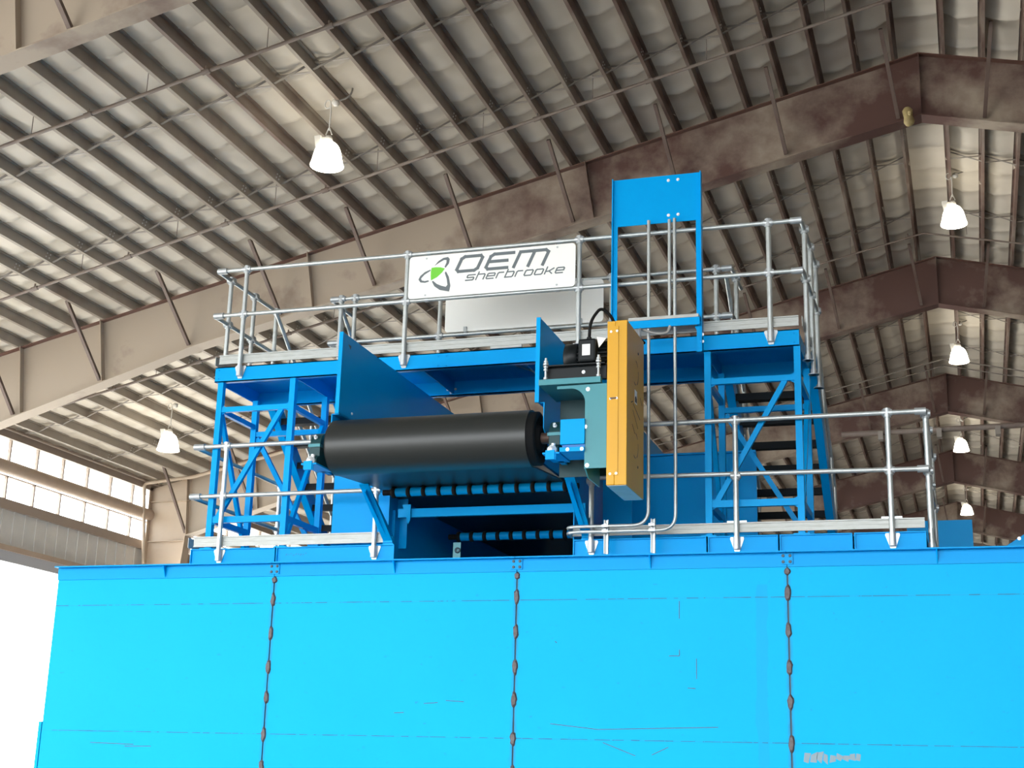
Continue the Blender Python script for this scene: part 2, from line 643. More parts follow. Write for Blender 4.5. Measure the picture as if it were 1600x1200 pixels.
def rafter(y, label, near, braces=True):
    t = thing('roof_rafter', (RX, y, roofz(RX)), label, 'rafter', 'steel portal rafters of the shed')
    w = MB()
    X = [-19.25, -17.8, -15.7, -13.53, -9, -4, RX, 4, 9, 13, 17, 19.2]
    topf, botf = MB(), MB()
    for a, b in zip(X[:-1], X[1:]):
        w.prism([(a, y - 0.006, rafter_bottom(a)), (b, y - 0.006, rafter_bottom(b)), (b, y - 0.006, roofz(b) - 0.02), (a, y - 0.006, roofz(a) - 0.02)], (0, 0.012, 0))
        botf.prism([(a, y - 0.16, rafter_bottom(a) - 0.02), (b, y - 0.16, rafter_bottom(b) - 0.02), (b, y - 0.16, rafter_bottom(b)), (a, y - 0.16, rafter_bottom(a))], (0, 0.32, 0))
        topf.prism([(a, y - 0.11, roofz(a) - 0.02), (b, y - 0.11, roofz(b) - 0.02), (b, y - 0.11, roofz(b)), (a, y - 0.11, roofz(a))], (0, 0.22, 0))
    w.build('web', 'primer', t)
    botf.build('bottom_flange', 'primer', t)
    topf.build('top_flange', 'primer_dark', t)
    for xs_ in (-17.25, -15.5, -10.7 if y < 15 else -11.2, -5.9, RX, 5.0, 11.0):
        zt, zb = roofz(xs_) - 0.02, rafter_bottom(xs_)
        n = 0.0 if xs_ == RX else (0.2 if xs_ < RX else -0.2)
        MB().bar((xs_, y, zb), (xs_ - n * 0.9, y, zt), 0.24, 0.016, (0, 1, 0)).build('stiffener', 'primer', t)
    if braces:
        for k in range(0, 31, 3):
            x = px_left[k]
            xb = x + 0.02
            xt = x - 0.16
            MB().bar((xb, y - 0.06, rafter_bottom(xb) + 0.09), (xt, y - 1.1, roofz(xt) + 0.1), 0.06, 0.06, (1, 0, 0)).build('flange_brace', 'brace_paint', t)
        for k in (1, 4, 7):
            x = px_right[k]
            MB().bar((x - 0.02, y - 0.06, rafter_bottom(x) + 0.09), (x + 0.14, y - 1.1, roofz(x) + 0.1), 0.06, 0.06, (1, 0, 0)).build('flange_brace', 'brace_paint', t)
    # tapered columns
    cw, cf = MB(), MB()
    zk = rafter_bottom(-19.25)
    cw.prism([(-20.4, y - 0.007, FLOOR), (-19.95, y - 0.007, FLOOR), (-19.25, y - 0.007, zk), (-19.25, y - 0.007, roofz(-19.25) - 0.02), (-20.4, y - 0.007, roofz(-20.4) - 0.02)], (0, 0.014, 0))
    cf.bar((-19.95, y, FLOOR), (-19.25, y, zk), 0.32, 0.02, (0, 1, 0))
    cf.bar((-20.41, y, FLOOR), (-20.41, y, roofz(-20.4)), 0.3, 0.02, (0, 1, 0))
    cf.bar((-19.25, y, zk), (-19.35, y, roofz(-19.35) - 0.02), 0.26, 0.016, (0, 1, 0))
    for z in (4.4, 5.85, 6.9):
        xi = -19.95 + 0.7 * (z - FLOOR) / (zk - FLOOR)
        cf.bar((-20.4, y, z), (min(xi, -19.25), y, z), 0.2, 0.014, (0, 1, 0))
    cl = cw.build('column', 'column_paint', t)
    cf.build('column_flanges', 'column_paint', cl)
    cr = MB()
    zk2 = rafter_bottom(19.2)
    cr.prism([(19.9, y - 0.007, FLOOR), (19.5, y - 0.007, FLOOR), (19.2, y - 0.007, zk2), (19.2, y - 0.007, roofz(19.2)), (19.9, y - 0.007, roofz(19.9))], (0, 0.014, 0))
    cr.bar((19.5, y, FLOOR), (19.2, y, zk2), 0.32, 0.02, (0, 1, 0))
    cr.build('column', 'column_paint', t)
    return t


names = ['nearest rafter, its beige end crossing the top left corner of the view', 'beige and maroon rafter right behind the white sign, second from camera',
         'third rafter from the camera, dark maroon, beyond the upper railing corner', 'fourth rafter from the camera, seen just over the lower right railing',
         'fifth rafter from the camera, partly behind the lower right railing', 'sixth and farthest rafter, showing just above the blue bunker rim']
for y, n in zip(FR, names):
    rafter(y, n, y)

# --- left wall: open door side, header, siding, two ribbons of windows
PANE = 1.022
WY0 = 9.6


def bays():
    e = [Y0] + FR + [Y9]
    return list(zip(e[:-1], e[1:]))


w = MB()
w.box(XW - 0.12, XW, Y0, Y9, 4.85, 5.66)
yy = Y0
while yy < Y9:
    w.box(XW - 0.002, XW + 0.025, yy, yy + 0.05, 4.85, 5.66)
    yy += 0.42
tag(w.build('wall_left', 'siding'), 'pale grey ribbed siding band under the clerestory windows', 'wall', kind='structure')
t = MB().box(XW - 0.14, XW + 0.09, Y0, Y9, 5.66, 5.87).build('trim_1', 'eave_paint')
tag(t, 'brown sill beam below the lower window ribbon', 'trim', kind='structure')
t = MB().box(XW - 0.14, XW + 0.14, Y0, Y9, 4.74, 4.86).build('trim_2', 'beam_paint')
tag(t, 'beige header beam over the open door side', 'trim', kind='structure')
t = MB().box(XW - 0.3, XW + 0.1, Y0, Y9, 4.5, 4.74).build('trim_3', 'roller_door')
tag(t, 'grey rolled up door edge under the header', 'trim', kind='structure')
t = MB().tube([(XW + 0.16, Y0, 6.56), (XW + 0.16, Y9, 6.56)], 0.15, 14).build('trim_4', 'beam_paint')
tag(t, 'round beige girt between the two window ribbons', 'trim', kind='structure')
t = MB()
t.box(XW - 0.1, XW + 0.2, Y0, Y9, 7.28, 7.5)
t.box(XW + 0.12, XW + 0.2, Y0, Y9, 7.2, 7.28)
t.tube([(XW + 0.3, Y0, 7.36), (XW + 0.3, Y9, 7.36)], 0.03, 8)
tag(t.build('trim_5', 'eave_paint'), 'brown eave beam above the clerestory windows', 'trim', kind='structure')
t = MB().box(XW + 0.35, XW + 0.42, Y0, Y9, 7.5, 7.62).build('trim_6', 'black_steel')
tag(t, 'dark slot along the eave above the windows', 'trim', kind='structure')
wn = 0
for (a, b) in bays()[1:6]:
    for (z0, z1) in ((6.70, 7.28), (5.87, 6.42)):
        wn += 1
        f = MB()
        f.box(XW - 0.06, XW + 0.02, a + 0.02, b - 0.02, z0, z0 + 0.03)
        f.box(XW - 0.06, XW + 0.02, a + 0.02, b - 0.02, z1 - 0.03, z1)
        n0 = 26.79 + PANE * math.ceil((a + 0.2 - 26.79) / PANE)
        yy = n0
        while yy < b - 0.2:
            f.box(XW - 0.05, XW + 0.02, yy - 0.022, yy + 0.022, z0, z1)
            yy += PANE
        o = f.build('window_%d' % wn, 'eave_paint')
        tag(o, 'clerestory window ribbon of square panes', 'window', kind='structure')
        MB().box(XW - 0.03, XW - 0.022, a + 0.02, b - 0.02, z0, z1).build('glass_panes', 'glass', o)
# right wall, rear wall, front wall over the big front door
t = MB().box(XE, XE + 0.15, Y0, Y9, FLOOR, roofz(XE) + 0.3).build('wall_right', 'dark_wall')
tag(t, 'dark right side wall of the shed', 'wall', kind='structure')
t = MB().prism([(XW, Y9, FLOOR), (XE, Y9, FLOOR), (XE, Y9, roofz(XE) + 0.3), (RX, Y9, RZ + 0.3), (XW, Y9, roofz(XW) + 0.3)], (0, 0.15, 0)).build('wall_back', 'dark_wall')
tag(t, 'dark rear end wall of the shed', 'wall', kind='structure')
DZ = 9.2
t = MB().prism([(XW, Y0, DZ), (XE, Y0, DZ), (XE, Y0, roofz(XE) + 0.3), (RX, Y0, RZ + 0.3), (XW, Y0, roofz(XW) + 0.3)], (0, 0.15, 0)).box(7.0, XE, Y0, Y0 + 0.15, FLOOR, DZ).build('wall_front', 'dark_wall')  # unseen wall; right part closed to hold light off the right roof
tag(t, 'unseen front gable wall above the open front door, right part closed to shade the right side', 'wall', kind='structure')

# --- sprinkler pipes and conduits under the purlins
pipes = [(15.95, -20.0, 0.4, -0.27, 0.028, 'long brown sprinkler pipe crossing the upper left of the roof', 22),
         (20.15, -20.0, 0.2, -0.27, 0.028, 'long brown sprinkler pipe in front of the beige rafter', 22),
         (25.2, -20.0, -9.0, -0.27, 0.028, 'brown sprinkler pipe behind the upper railing, just beyond the beige rafter', 11),
         (30.1, -4.5, 4.0, -0.27, 0.022, 'thin brown pipe beyond the upper right railing corner', 7)]
for (y, xa, xb, dz, r, lab, nh) in pipes:
    t = thing('sprinkler_pipe', (xa, y, roofz(xa) + dz), lab, 'pipe', 'sprinkler pipes under the roof')
    P = [(xa, y, roofz(xa) + dz)]
    if xb > RX:
        P += [(RX - 0.2, y, roofz(RX - 0.2) + dz)]
    P += [(xb, y, roofz(xb) + dz)]
    MB().tube(P, r, 8).build('pipe', 'pipe_paint', t)
    for i in range(1, nh):
        x = xa + (xb - xa) * i / nh
        z = roofz(x) + dz
        h = MB()
        if i % 2:
            h.tube([(x - 0.06, y, roofz(x - 0.06) + dz), (x + 0.06, y, roofz(x + 0.06) + dz)], r * 1.45, 8)
            h.tube([(x, y, z), (x, y, z + 0.09)], r * 0.6, 6)
            h.build('coupling', 'pipe_paint', t)
        else:
            h.tube([(x, y, z), (x, y, roofz(x) + PH - 0.02)], 0.006, 6)
            h.build('hanger_rod', 'pipe_paint', t)
for i, (y, dz) in enumerate(((39.9, -0.28), (40.2, -0.2), (40.5, -0.12), (40.8, -0.22))):
    cdt = MB().tube([(-9.0, y, roofz(-9.0) + dz), (RX, y, RZ + dz), (6.0, y, roofz(6.0) + dz)], 0.014, 6)
    o = cdt.build('conduit_run', 'strap_paint', None, (RX, y, RZ + dz))
    tag(o, ORD[i] + ' of four thin conduits strung across the roof near the ridge lamp', 'conduit', 'thin conduits under the far roof')
t = thing('track_pipe', (-2.4, 30.0, 7.28), 'straight grey pipe with hangers crossing low beyond the right railing', 'pipe')
MB().tube([(-2.4, 30.0, 7.28), (3.4, 30.0, 7.33)], 0.06, 10).build('pipe', 'pipe_paint', t)
for x in (-1.6, -0.43, 0.72, 1.9, 3.0):
    MB().box(x - 0.05, x + 0.05, 29.9, 30.1, 7.12, 7.3).build('clamp', 'strap_paint', t)
t = thing('drain_conduit', (-20.2, 32.0, 6.2), 'beige conduit with an elbow on the left wall beside the windows', 'conduit')
MB().tube(fillet([(-20.15, 32.0, 5.2), (-20.35, 32.0, 7.30), (-18.9, 32.0, 7.42), (-12, 32.0, 8.95)], 0.12), 0.045, 8).build('pipe', 'column_paint', t)
# rust coloured fixture at the ridge of the second rafter
t = thing('wrapped_fixture', (-0.55, 22.45, 10.75), 'small yellowish wrapped fixture hanging under the ridge of the rafter behind the sign', 'fixture')
MB().lathe((-0.55, 22.45, 10.95), (0.1, 0, -1), [(0, 0.0), (0.01, 0.05), (0.06, 0.085), (0.18, 0.075), (0.26, 0.09), (0.32, 0.06), (0.33, 0.0)], 12).build('wrap', 'fixture_yellow', t)
MB().lathe((-0.5, 22.33, 10.78), (0, -1, 0), [(0, 0.04), (0.06, 0.04), (0.07, 0.0)], 10).build('knob', 'fixture_yellow', t)


# --- high bay lamps
def make_lamp(label):
    t = thing('high_bay_lamp', (0, 0, 0), label, 'lamp', 'glowing high bay lamps')
    MB().lathe((0, 0, 0), (0, 0, -1), [(0.0, 0.0), (0.0, 0.06), (0.015, 0.10), (0.045, 0.14), (0.09, 0.172), (0.15, 0.197), (0.22, 0.214), (0.29, 0.228), (0.35, 0.243), (0.385, 0.256), (0.395, 0.255), (0.39, 0.24), (0.36, 0.225), (0.34, 0.2), (0.33, 0.0)], 28).build('lamp_shade', 'lamp_glow', t)
    h = MB().lathe((0, 0, 0.13), (0, 0, -1), [(0.03, 0.0), (0.03, 0.04), (0.06, 0.06), (0.13, 0.075), (0.14, 0.0)], 18).build('lamp_housing', 'lamp_white', t)
    MB().tube(fillet([(-0.05, 0, 0.12), (0, 0, 0.26), (0.05, 0, 0.12)], 0.05), 0.01, 6).build('hanger_loop', 'lamp_white', h)
    b = MB()
    b.prism([(-0.21, -0.07, 0.10), (-0.10, -0.07, 0.10), (-0.12, -0.07, -0.12), (-0.17, -0.07, -0.12)], (0, 0.14, 0))
    b.box(-0.13, 0.0, -0.03, 0.03, 0.03, 0.08)
    b.build('ballast_box', 'lamp_white', t)
    return t


def hang(t, drop):
    """cord, hook and looping feed cable above a lamp; local coordinates"""
    z0 = 0.2
    MB().tube([(0, 0, z0), (0.01, 0, z0 + drop * 0.5), (0.0, 0, drop)], 0.012, 6).build('cord', 'lamp_white', t)
    hk = MB()
    hk.lathe((0.08, 0, drop + 0.03), (0, -1, 0), [(-0.03, 0.0), (-0.03, 0.055), (0.03, 0.055), (0.03, 0.0)], 14)
    hk.tube([(-0.05 + 0.05 * math.cos(a), 0, drop + 0.02 + 0.07 * math.sin(a)) for a in [i * math.pi / 5 for i in range(11)]], 0.01, 6)
    hk.build('hook', 'lamp_white', t)
    MB().tube(fillet([(0.06, 0, drop + 0.05), (0.3, 0.05, drop + 0.12), (0.32, 0.1, drop + 0.38), (0.05, 0.15, drop + 0.42)], 0.2), 0.014, 6).build('feed_cable', 'cord_grey', t)
    return t


lamp_at = [((-8.92, 18.15, 9.33), 0.62, 'glowing lamp at upper left, hanging alone under the left slope'),
           ((-17.13, 27.77, 7.47), 0.55, 'glowing lamp by the left windows, beside the left tower'),
           ((0.10, 27.72, 11.28), 0.62, 'nearest glowing ridge lamp, biggest at upper right'),
           ((0.06, 37.45, 11.28), 0.62, 'second glowing ridge lamp from the camera, above the right railing'),
           ((-0.02, 47.85, 11.28), 0.62, 'third glowing ridge lamp from the camera, just right of the railing corner'),
           ((0.05, 59.3, 11.28), 0.62, 'farthest glowing ridge lamp, just above the blue bin')]
l0 = make_lamp(lamp_at[0][2])
hang(l0, 0.62)
l0.location = lamp_at[0][0]
for p, d, lab in lamp_at[1:]:
    dup(l0, p, lab)

# ================================================================== MACHINE
F = 13.0
JX = [-9.2, -6.66, -4.105, -1.56, 0.99]
# --- bunker
bk = thing('steel_bunker', (-4.1, F, FLOOR), 'huge bright blue steel bunker front of bolted plates filling the foreground', 'bunker')
for a, b in zip(JX[:-1], JX[1:]):
    MB().box(a + 0.007, b - 0.007, F, F + 0.012, FLOOR, 2.075).build('front_panel', 'bunker_paint', bk)
MB().box(-9.19, 0.99, F + 0.013, F + 0.02, FLOOR, 2.06).build('backing_plate', 'bolt_dark', bk)
MB().box(-9.235, -9.2, F - 0.006, F + 0.09, FLOOR, 0.5).build('end_flange', 'bunker_paint', bk)
for a, b in zip(JX[:-1], JX[1:]):
    an = MB()
    an.box(a + 0.003, b - 0.003, F - 0.012, F - 0.0005, 1.955, 2.078)
    an.box(a + 0.003, b - 0.003, F - 0.085, F + 0.10, 2.078, 2.09)
    o = an.build('rim_angle', 'blue_paint', bk)
    xm = (a + b) / 2 + 0.02
    MB().prism([(xm, F - 0.012, 2.078), (xm, F - 0.075, 2.078), (xm, F - 0.06, 2.05), (xm, F - 0.03, 1.99), (xm, F - 0.012, 1.96)], (0.01, 0, 0)).build('gusset', 'blue_paint', o)
for x in JX[1:4]:
    sp_ = MB().box(x - 0.06, x + 0.055, F - 0.022, F - 0.0122, 1.975, 2.075).build('splice_plate', 'blue_paint', bk)
    for dx in (-0.032, 0.03):
        for z in (1.998, 2.053):
            MB().bolt((x + dx, F - 0.022, z), (0, -1, 0), 0.011, 0.009).build('bolt', 'bolt_dark', sp_)
    for z in (1.915, 1.72, 1.39, 1.06, 0.765, 0.41, 0.10, -0.22):
        hz = 0.072 if z < 1.9 else 0.035
        lo = []
        for i in range(15):
            a = 2 * math.pi * i / 15
            lo.append((x + 0.029 * math.cos(a) * random.uniform(0.8, 1.2), F - 0.001, z + hz * math.sin(a) * random.uniform(0.85, 1.15)))
        lo2 = [(x + (p[0] - x) * 0.6, F - 0.014, z + (p[2] - z) * 0.7) for p in lo]
        n = len(lo)
        mb = MB().add(lo + lo2, [(i, (i + 1) % n, (i + 1) % n + n, i + n) for i in range(n)] + [tuple(range(n, 2 * n))])
        mb.build('stitch_weld', 'weld_rust', bk)
MB().box(-9.19, -9.18, F + 0.02, F + 6.0, FLOOR, 2.07).build('side_wall', 'blue_paint', bk)
MB().box(-9.19, 0.99, F + 6.0, F + 6.02, FLOOR, 2.07).build('back_wall', 'blue_paint', bk)
for (xa, za, xb, zb) in ((-2.545, 1.66, -2.545, 1.50), (-2.545, 1.22, -2.545, 1.165), (-2.64, 1.165, -2.545, 1.165), (-2.39, 1.14, -2.39, 0.96), (-2.47, 0.88, -2.40, 0.875),
                         (-3.72, 1.30, -3.70, 1.285), (-5.0, 0.72, -4.86, 0.73), (-4.78, 0.75, -4.60, 0.74), (-3.75, 0.55, -3.3, 0.505), (-3.3, 0.505, -2.2, 0.54), (-3.25, 0.39, -2.95, 0.28),
                         (-8.6, 0.30, -8.1, 0.29), (-8.2, 0.27, -7.9, 0.275), (-5.3, 0.63, -5.2, 0.635), (-2.65, 0.36, -2.8, 0.29)):
    MB().bar((xa, F - 0.001, za), (xb, F - 0.001, zb), 0.001, 0.006, (0, 1, 0)).build('scratch_mark', 'bolt_dark', bk)
sm = MB()
for i in range(9):
    x = -1.46 + i * 0.055
    sm.prism([(x, F - 0.0015, 0.27 + random.uniform(-.02, .02)), (x + random.uniform(.03, .06), F - 0.0015, 0.26 + random.uniform(-.02, .02)), (x + random.uniform(.04, .07), F - 0.0015, 0.33 + random.uniform(-.03, .02)), (x + .01, F - 0.0015, 0.32 + random.uniform(-.02, .02))], (0, 0.001, 0))
sm.build('paint_scrape', 'scrape', bk)


# --- lower decks (edge channels with lips, plate and joists)
def deck(label, splits, y1):
    x0, x1 = splits[0], splits[-1]
    t = thing('steel_deck', ((x0 + x1) / 2, F + 0.03, 2.09), label, 'deck', 'lower blue decks on the bunker rim')
    for a, b in zip(splits[:-1], splits[1:]):
        c = MB()
        c.box(a + 0.008, b - 0.008, F + 0.03, F + 0.04, 2.09, 2.25)
        c.box(a + 0.008, b - 0.008, F + 0.008, F + 0.1, 2.242, 2.252)
        c.box(a + 0.008, a + 0.018, F + 0.012, F + 0.1, 2.09, 2.25)
        c.box(b - 0.018, b - 0.008, F + 0.012, F + 0.1, 2.09, 2.25)
        c.build('edge_channel', 'blue_paint', t)
    xr = x1 - 0.12 if x1 < -5 else x1 - 0.01
    MB().box(x0 + 0.01, xr, F + 0.1, y1, 2.235, 2.25).build('deck_plate', 'blue_paint', t)
    for i in range(1, 6):
        y = F + 0.1 + (y1 - F - 0.2) * i / 5.0
        MB().box(x0 + 0.01, xr, y - 0.03, y + 0.03, 2.092, 2.235).build('joist', 'blue_paint', t)
    return t


dk = deck('blue steel deck with two edge channels under the lower left railing', [-7.66, -6.68, -5.38], 18.9)
for i in range(9):
    x = -6.57 + 0.027 * i
    MB().bar((x, F + 0.0295, 2.165 + 0.01 * (i % 3)), (x + 0.012, F + 0.0295, 2.185 - 0.012 * (i % 2)), 0.001, 0.004, (0, 1, 0)).build('scribble_mark', 'bolt_dark', dk)
deck('blue steel deck with four edge channels under the lower right railing', [-3.57, -2.285, -1.63, -0.97, -0.335], 18.9)


# --- tube guard railings
def rail_tube(mb, pts, r=0.0225):
    return mb.tube(fillet(pts, 0.03, 3), r, 10)


def sleeve(p, q, par):
    MB().tube([p, q], 0.034, 10).build('fitting', 'zinc', par)


def rail_post(t, x, y, z0, z1, mids, foot='side', lean=0.0):
    p = MB().tube([(x, y, z0), (x, y, z1)], 0.025, 10).build('post', 'galvanised', t)
    for z in mids:
        f = MB()
        f.tube([(x, y, z - 0.045), (x, y, z + 0.038)], 0.034, 10)
        f.tube([(x - 0.045, y, z), (x + 0.045, y, z)], 0.032, 10)
        f.build('tee_fitting', 'zinc', p)
    if foot == 'side':
        b = MB()
        yb = y + 0.0285
        b.prism([(x - 0.058, yb, z0 + 0.105), (x + 0.058, yb, z0 + 0.105), (x + 0.064, yb, z0 + 0.085), (x + 0.022, yb, z0 - 0.035), (x - 0.022, yb, z0 - 0.035), (x - 0.064, yb, z0 + 0.085)], (0, -0.008, 0))
        b.tube([(x, y, z0 - 0.015), (x, y, z0 + 0.10)], 0.031, 12)
        b.build('base_bracket', 'zinc', p)
    elif foot == 'deck':
        b = MB()
        b.tube([(x, y, z0), (x, y, z0 + 0.06)], 0.031, 12)
        b.tube([(x, y, z0), (x, y, z0 + 0.008)], 0.055, 12)
        b.build('base_flange', 'zinc', p)
    return p


def toe(t, x0, x1, y, z0, z1):
    o = MB()
    o.box(x0, x1, y, y + 0.006, z0, z1)
    o.box(x0, x1, y - 0.012, y + 0.006, z1 - 0.012, z1)
    o.box(x0, x1, y - 0.008, y + 0.006, z0, z0 + 0.01)
    o.box(x0, x1, y - 0.004, y + 0.006, (z0 + z1) / 2 - 0.004, (z0 + z1) / 2 + 0.004)
    return o.build('toe_board', 'toe_metal', t)


# lower right
t = thing('guard_railing', (-2.0, F, 2.25), 'galvanised tube railing of the lower right deck in front of the right tower', 'railing', 'galvanised guard railings')
XR = -0.30
for z in (3.34, 2.81):
    mb = MB()
    rail_tube(mb, [(-3.39, F, z - (0.0 if z > 3 else -0.03)), (XR, F, z), (XR, 14.9, z)])
    mb.build('top_rail' if z > 3 else 'mid_rail', 'galvanised', t)
    sleeve((XR - 0.09, F, z), (XR + 0.01, F, z), t)
for x in (-3.385, -2.01, -0.63):
    rail_post(t, x, F, 2.14, 3.34, (3.34, 2.81))
for y in (13.10, 13.75, 14.9):
    rail_post(t, XR, y, 2.1, 3.34, (3.34, 2.81), 'deck')
toe(t, -3.57, -0.35, F + 0.028, 2.285, 2.375)
MB().box(XR + 0.01, XR + 0.016, F + 0.05, 14.9, 2.285, 2.375).build('toe_board', 'toe_metal', t)
for x in (-2.01, -0.63):
    MB().box(x - 0.09, x + 0.09, F + 0.018, F + 0.034, 2.375, 2.392).build('toe_clip', 'zinc', t)
# lower left
t = thing('guard_railing', (-6.5, F, 2.25), 'galvanised tube railing of the lower left deck in front of the left tower', 'railing', 'galvanised guard railings')
for z, xe in ((3.33, -5.58), (2.80, -5.56)):
    mb = MB()
    rail_tube(mb, [(xe, F, z), (-7.70, F, z), (-7.70, 15.0, z)])
    mb.build('top_rail' if z > 3 else 'mid_rail', 'galvanised', t)
    sleeve((-7.70, F, z), (-7.58, F, z), t)
for x in (-7.32, -5.6):
    rail_post(t, x, F, 2.14, 3.33, (3.33, 2.80))
rail_post(t, -7.70, 15.0, 2.25, 3.33, (3.33, 2.80), 'deck')
toe(t, -7.63, -5.51, F + 0.028, 2.275, 2.38)
MB().box(-7.712, -7.706, F + 0.05, 15.0, 2.275, 2.38).build('toe_board', 'toe_metal', t)
# upper front
t = thing('guard_railing', (-4.5, F, 4.22), 'galvanised railing along the front of the upper walkway, holding the white sign', 'railing', 'galvanised guard railings')
for z in (5.285, 4.775):
    mb = MB()
    rail_tube(mb, [(-7.6, 14.4, z), (-7.6, F, z), (-1.345, F, z), (-1.345, 14.3, z)])
    mb.build('top_rail' if z > 5 else 'mid_rail', 'galvanised', t)
    sleeve((-7.6, F, z), (-7.49, F, z), t)
    sleeve((-1.45, F, z), (-1.34, F, z), t)
for x in (-7.25, -5.385, -3.54, -1.66):
    rail_post(t, x, F, 4.10, 5.285, (5.285, 4.775))
for y in (13.3, 13.85, 14.4):
    rail_post(t, -7.6, y, 4.2, 5.285, (5.285, 4.775), 'deck')
for y in (13.25, 13.75, 14.25):
    rail_post(t, -1.345, y, 3.95, 5.285, (5.285, 4.775), 'deck')
toe(t, -7.51, -1.40, F + 0.028, 4.235, 4.335)
MB().box(-1.372, -1.366, F + 0.05, 14.1, 4.235, 4.335).build('toe_board', 'toe_metal', t)
MB().box(-7.575, -7.569, F + 0.05, 14.1, 4.235, 4.335).build('toe_board', 'toe_metal', t)
# upper back
t = thing('guard_railing', (-4.5, 14.08, 4.2), 'galvanised railing along the back of the upper walkway, behind the white sign', 'railing', 'galvanised guard railings')
for z in (5.26, 4.74):
    mb = MB()
    rail_tube(mb, [(-6.75, 14.75, z), (-6.75, 14.08, z), (-2.19, 14.08, z), (-2.19, 14.75, z)])
    mb.build('top_rail' if z > 5 else 'mid_rail', 'galvanised', t)
    sleeve((-6.75, 14.08, z), (-6.65, 14.08, z), t)
    sleeve((-2.29, 14.08, z), (-2.18, 14.08, z), t)
for x in (-6.62, -6.45, -5.42, -3.47, -2.35):
    rail_post(t, x, 14.08, 4.2, 5.26, (5.26, 4.74), 'deck')
rail_post(t, -2.19, 14.4, 4.2, 5.26, (5.26, 4.74), 'deck')
rail_post(t, -6.75, 14.4, 4.2, 5.26, (5.26, 4.74), 'deck')
toe(t, -6.7, -2.2, 14.1, 4.2, 4.31)

# --- upper walkway
t = thing('walkway_bridge', (-4.46, F + 0.5, 4.04), 'long blue upper walkway bridging the two towers', 'walkway')
YF, YB = F + 0.03, 14.02
fb = MB()
fb.box(-7.55, -1.40, YF, YF + 0.012, 4.04, 4.205)
fb.box(-7.55, -1.40, YF, YF + 0.07, 4.195, 4.205)
fb.box(-7.55, -1.40, YF, YF + 0.07, 4.04, 4.05)
fb = fb.build('front_beam', 'blue_paint', t)
bb = MB()
bb.box(-7.55, -1.40, YB, YB + 0.012, 4.03, 4.2)
bb.box(-7.55, -1.40, YB, YB + 0.07, 4.19, 4.2)
bb.box(-7.55, -1.40, YB, YB + 0.06, 4.03, 4.04)
bb = bb.build('back_beam', 'blue_paint', t)
MB().box(-7.54, -1.41, YF + 0.02, YB, 4.185, 4.2).build('deck_plate', 'blue_paint', t)
for x in (-7.545, -6.62, -5.2, -4.1, -2.3, -1.41):
    MB().box(x - 0.006, x + 0.006, YF + 0.012, YB, 4.045, 4.19).build('cross_beam', 'blue_paint', t)
MB().bar((-4.55, YF + 0.05, 4.178), (-4.15, YB - 0.02, 4.178), 0.012, 0.012).build('deck_seam', 'zinc', t)
for x in (-5.02, -4.93):
    for z in (4.17, 4.07):
        MB().bolt((x, YF, z), (0, -1, 0), 0.009, 0.008).build('bolt', 'blue_paint', fb)
    MB().bolt((x - 0.25, YB, 4.10), (0, -1, 0), 0.011, 0.01).build('bolt', 'bolt_zinc', bb)
MB().bolt((-5.23, YB, 4.06), (0, -1, 0), 0.011, 0.01).build('bolt', 'bolt_zinc', bb)
for x in (-3.82, -3.86):
    MB().bolt((x, YF, 4.12 + (0.04 if x > -3.84 else -0.04)), (0, -1, 0), 0.009, 0.008).build('bolt', 'blue_paint', fb)
for x in (-1.45, -7.51):
    for z in (4.08, 4.17):
        MB().bolt((x, YF, z), (0, -1, 0), 0.008, 0.008).build('bolt', 'blue_paint', fb)
MB().box(-4.45, -4.12, F - 0.005, F + 0.02, 4.2, 4.225).build('loose_plate', 'toe_metal', t)


# --- towers
def tower(x0, x1, label):
    y0, y1 = F + 0.07, 13.86
    t = thing('support_tower', ((x0 + x1) / 2, (y0 + y1) / 2, 2.25), label, 'tower', 'blue braced towers under the walkway')
    S = 0.062
    for x in (x0, x1):
        for y in (y0, y1):
            MB().box(x - S / 2, x + S / 2, y - S / 2, y + S / 2, 2.25, 4.045).build('leg', 'blue_paint', t)
            MB().box(x - 0.07, x + 0.07, y - 0.06, y + 0.06, 2.25, 2.262).build('foot_plate', 'blue_paint', t)
    for z, w in ((3.74, 0.055), (2.56, 0.065)):
        MB().bar((x0, y0, z), (x1, y0, z), w, 0.045).build('crossbar', 'blue_paint', t)
        MB().bar((x0, y0, z), (x0, y1, z), w, 0.045).build('crossbar', 'blue_paint', t)
        MB().bar((x1, y0, z), (x1, y1, z), w, 0.045).build('crossbar', 'blue_paint', t)
    MB().bar((x0, y1, 3.66), (x1, y1, 3.66), 0.055, 0.045).build('crossbar', 'blue_paint', t)
    MB().bar((x1 - 0.12, y0 + 0.005, 3.72), (x0 + 0.06, y0 + 0.005, 2.56), 0.042, 0.05, (0, 1, 0)).build('diagonal_brace', 'blue_paint', t)
    MB().bar((x0, y0 + 0.03, 3.72), (x0, y1 - 0.02, 2.36), 0.042, 0.05, (1, 0, 0)).build('diagonal_brace', 'blue_paint', t)
    MB().bar((x1, y1 - 0.03, 3.72), (x1, y0 + 0.05, 2.36), 0.042, 0.05, (1, 0, 0)).build('diagonal_brace', 'blue_paint', t)
    MB().bar((x0 + 0.04, y1 + 0.01, 3.62), (x1 - 0.03, y1 + 0.01, 2.34), 0.042, 0.05, (0, 1, 0)).build('diagonal_brace', 'blue_paint', t)
    for z in (2.56, 3.74):
        g = MB()
        for xx, s in ((x0, 1), (x1, -1)):
            g.prism([(xx, y0 - 0.005, z - 0.07), (xx + s * 0.07, y0 - 0.005, z - 0.03), (xx + s * 0.07, y0 - 0.005, z + 0.03), (xx, y0 - 0.005, z + 0.07)], (0, 0.008, 0))
        g.build('gusset', 'blue_paint', t)
    return t


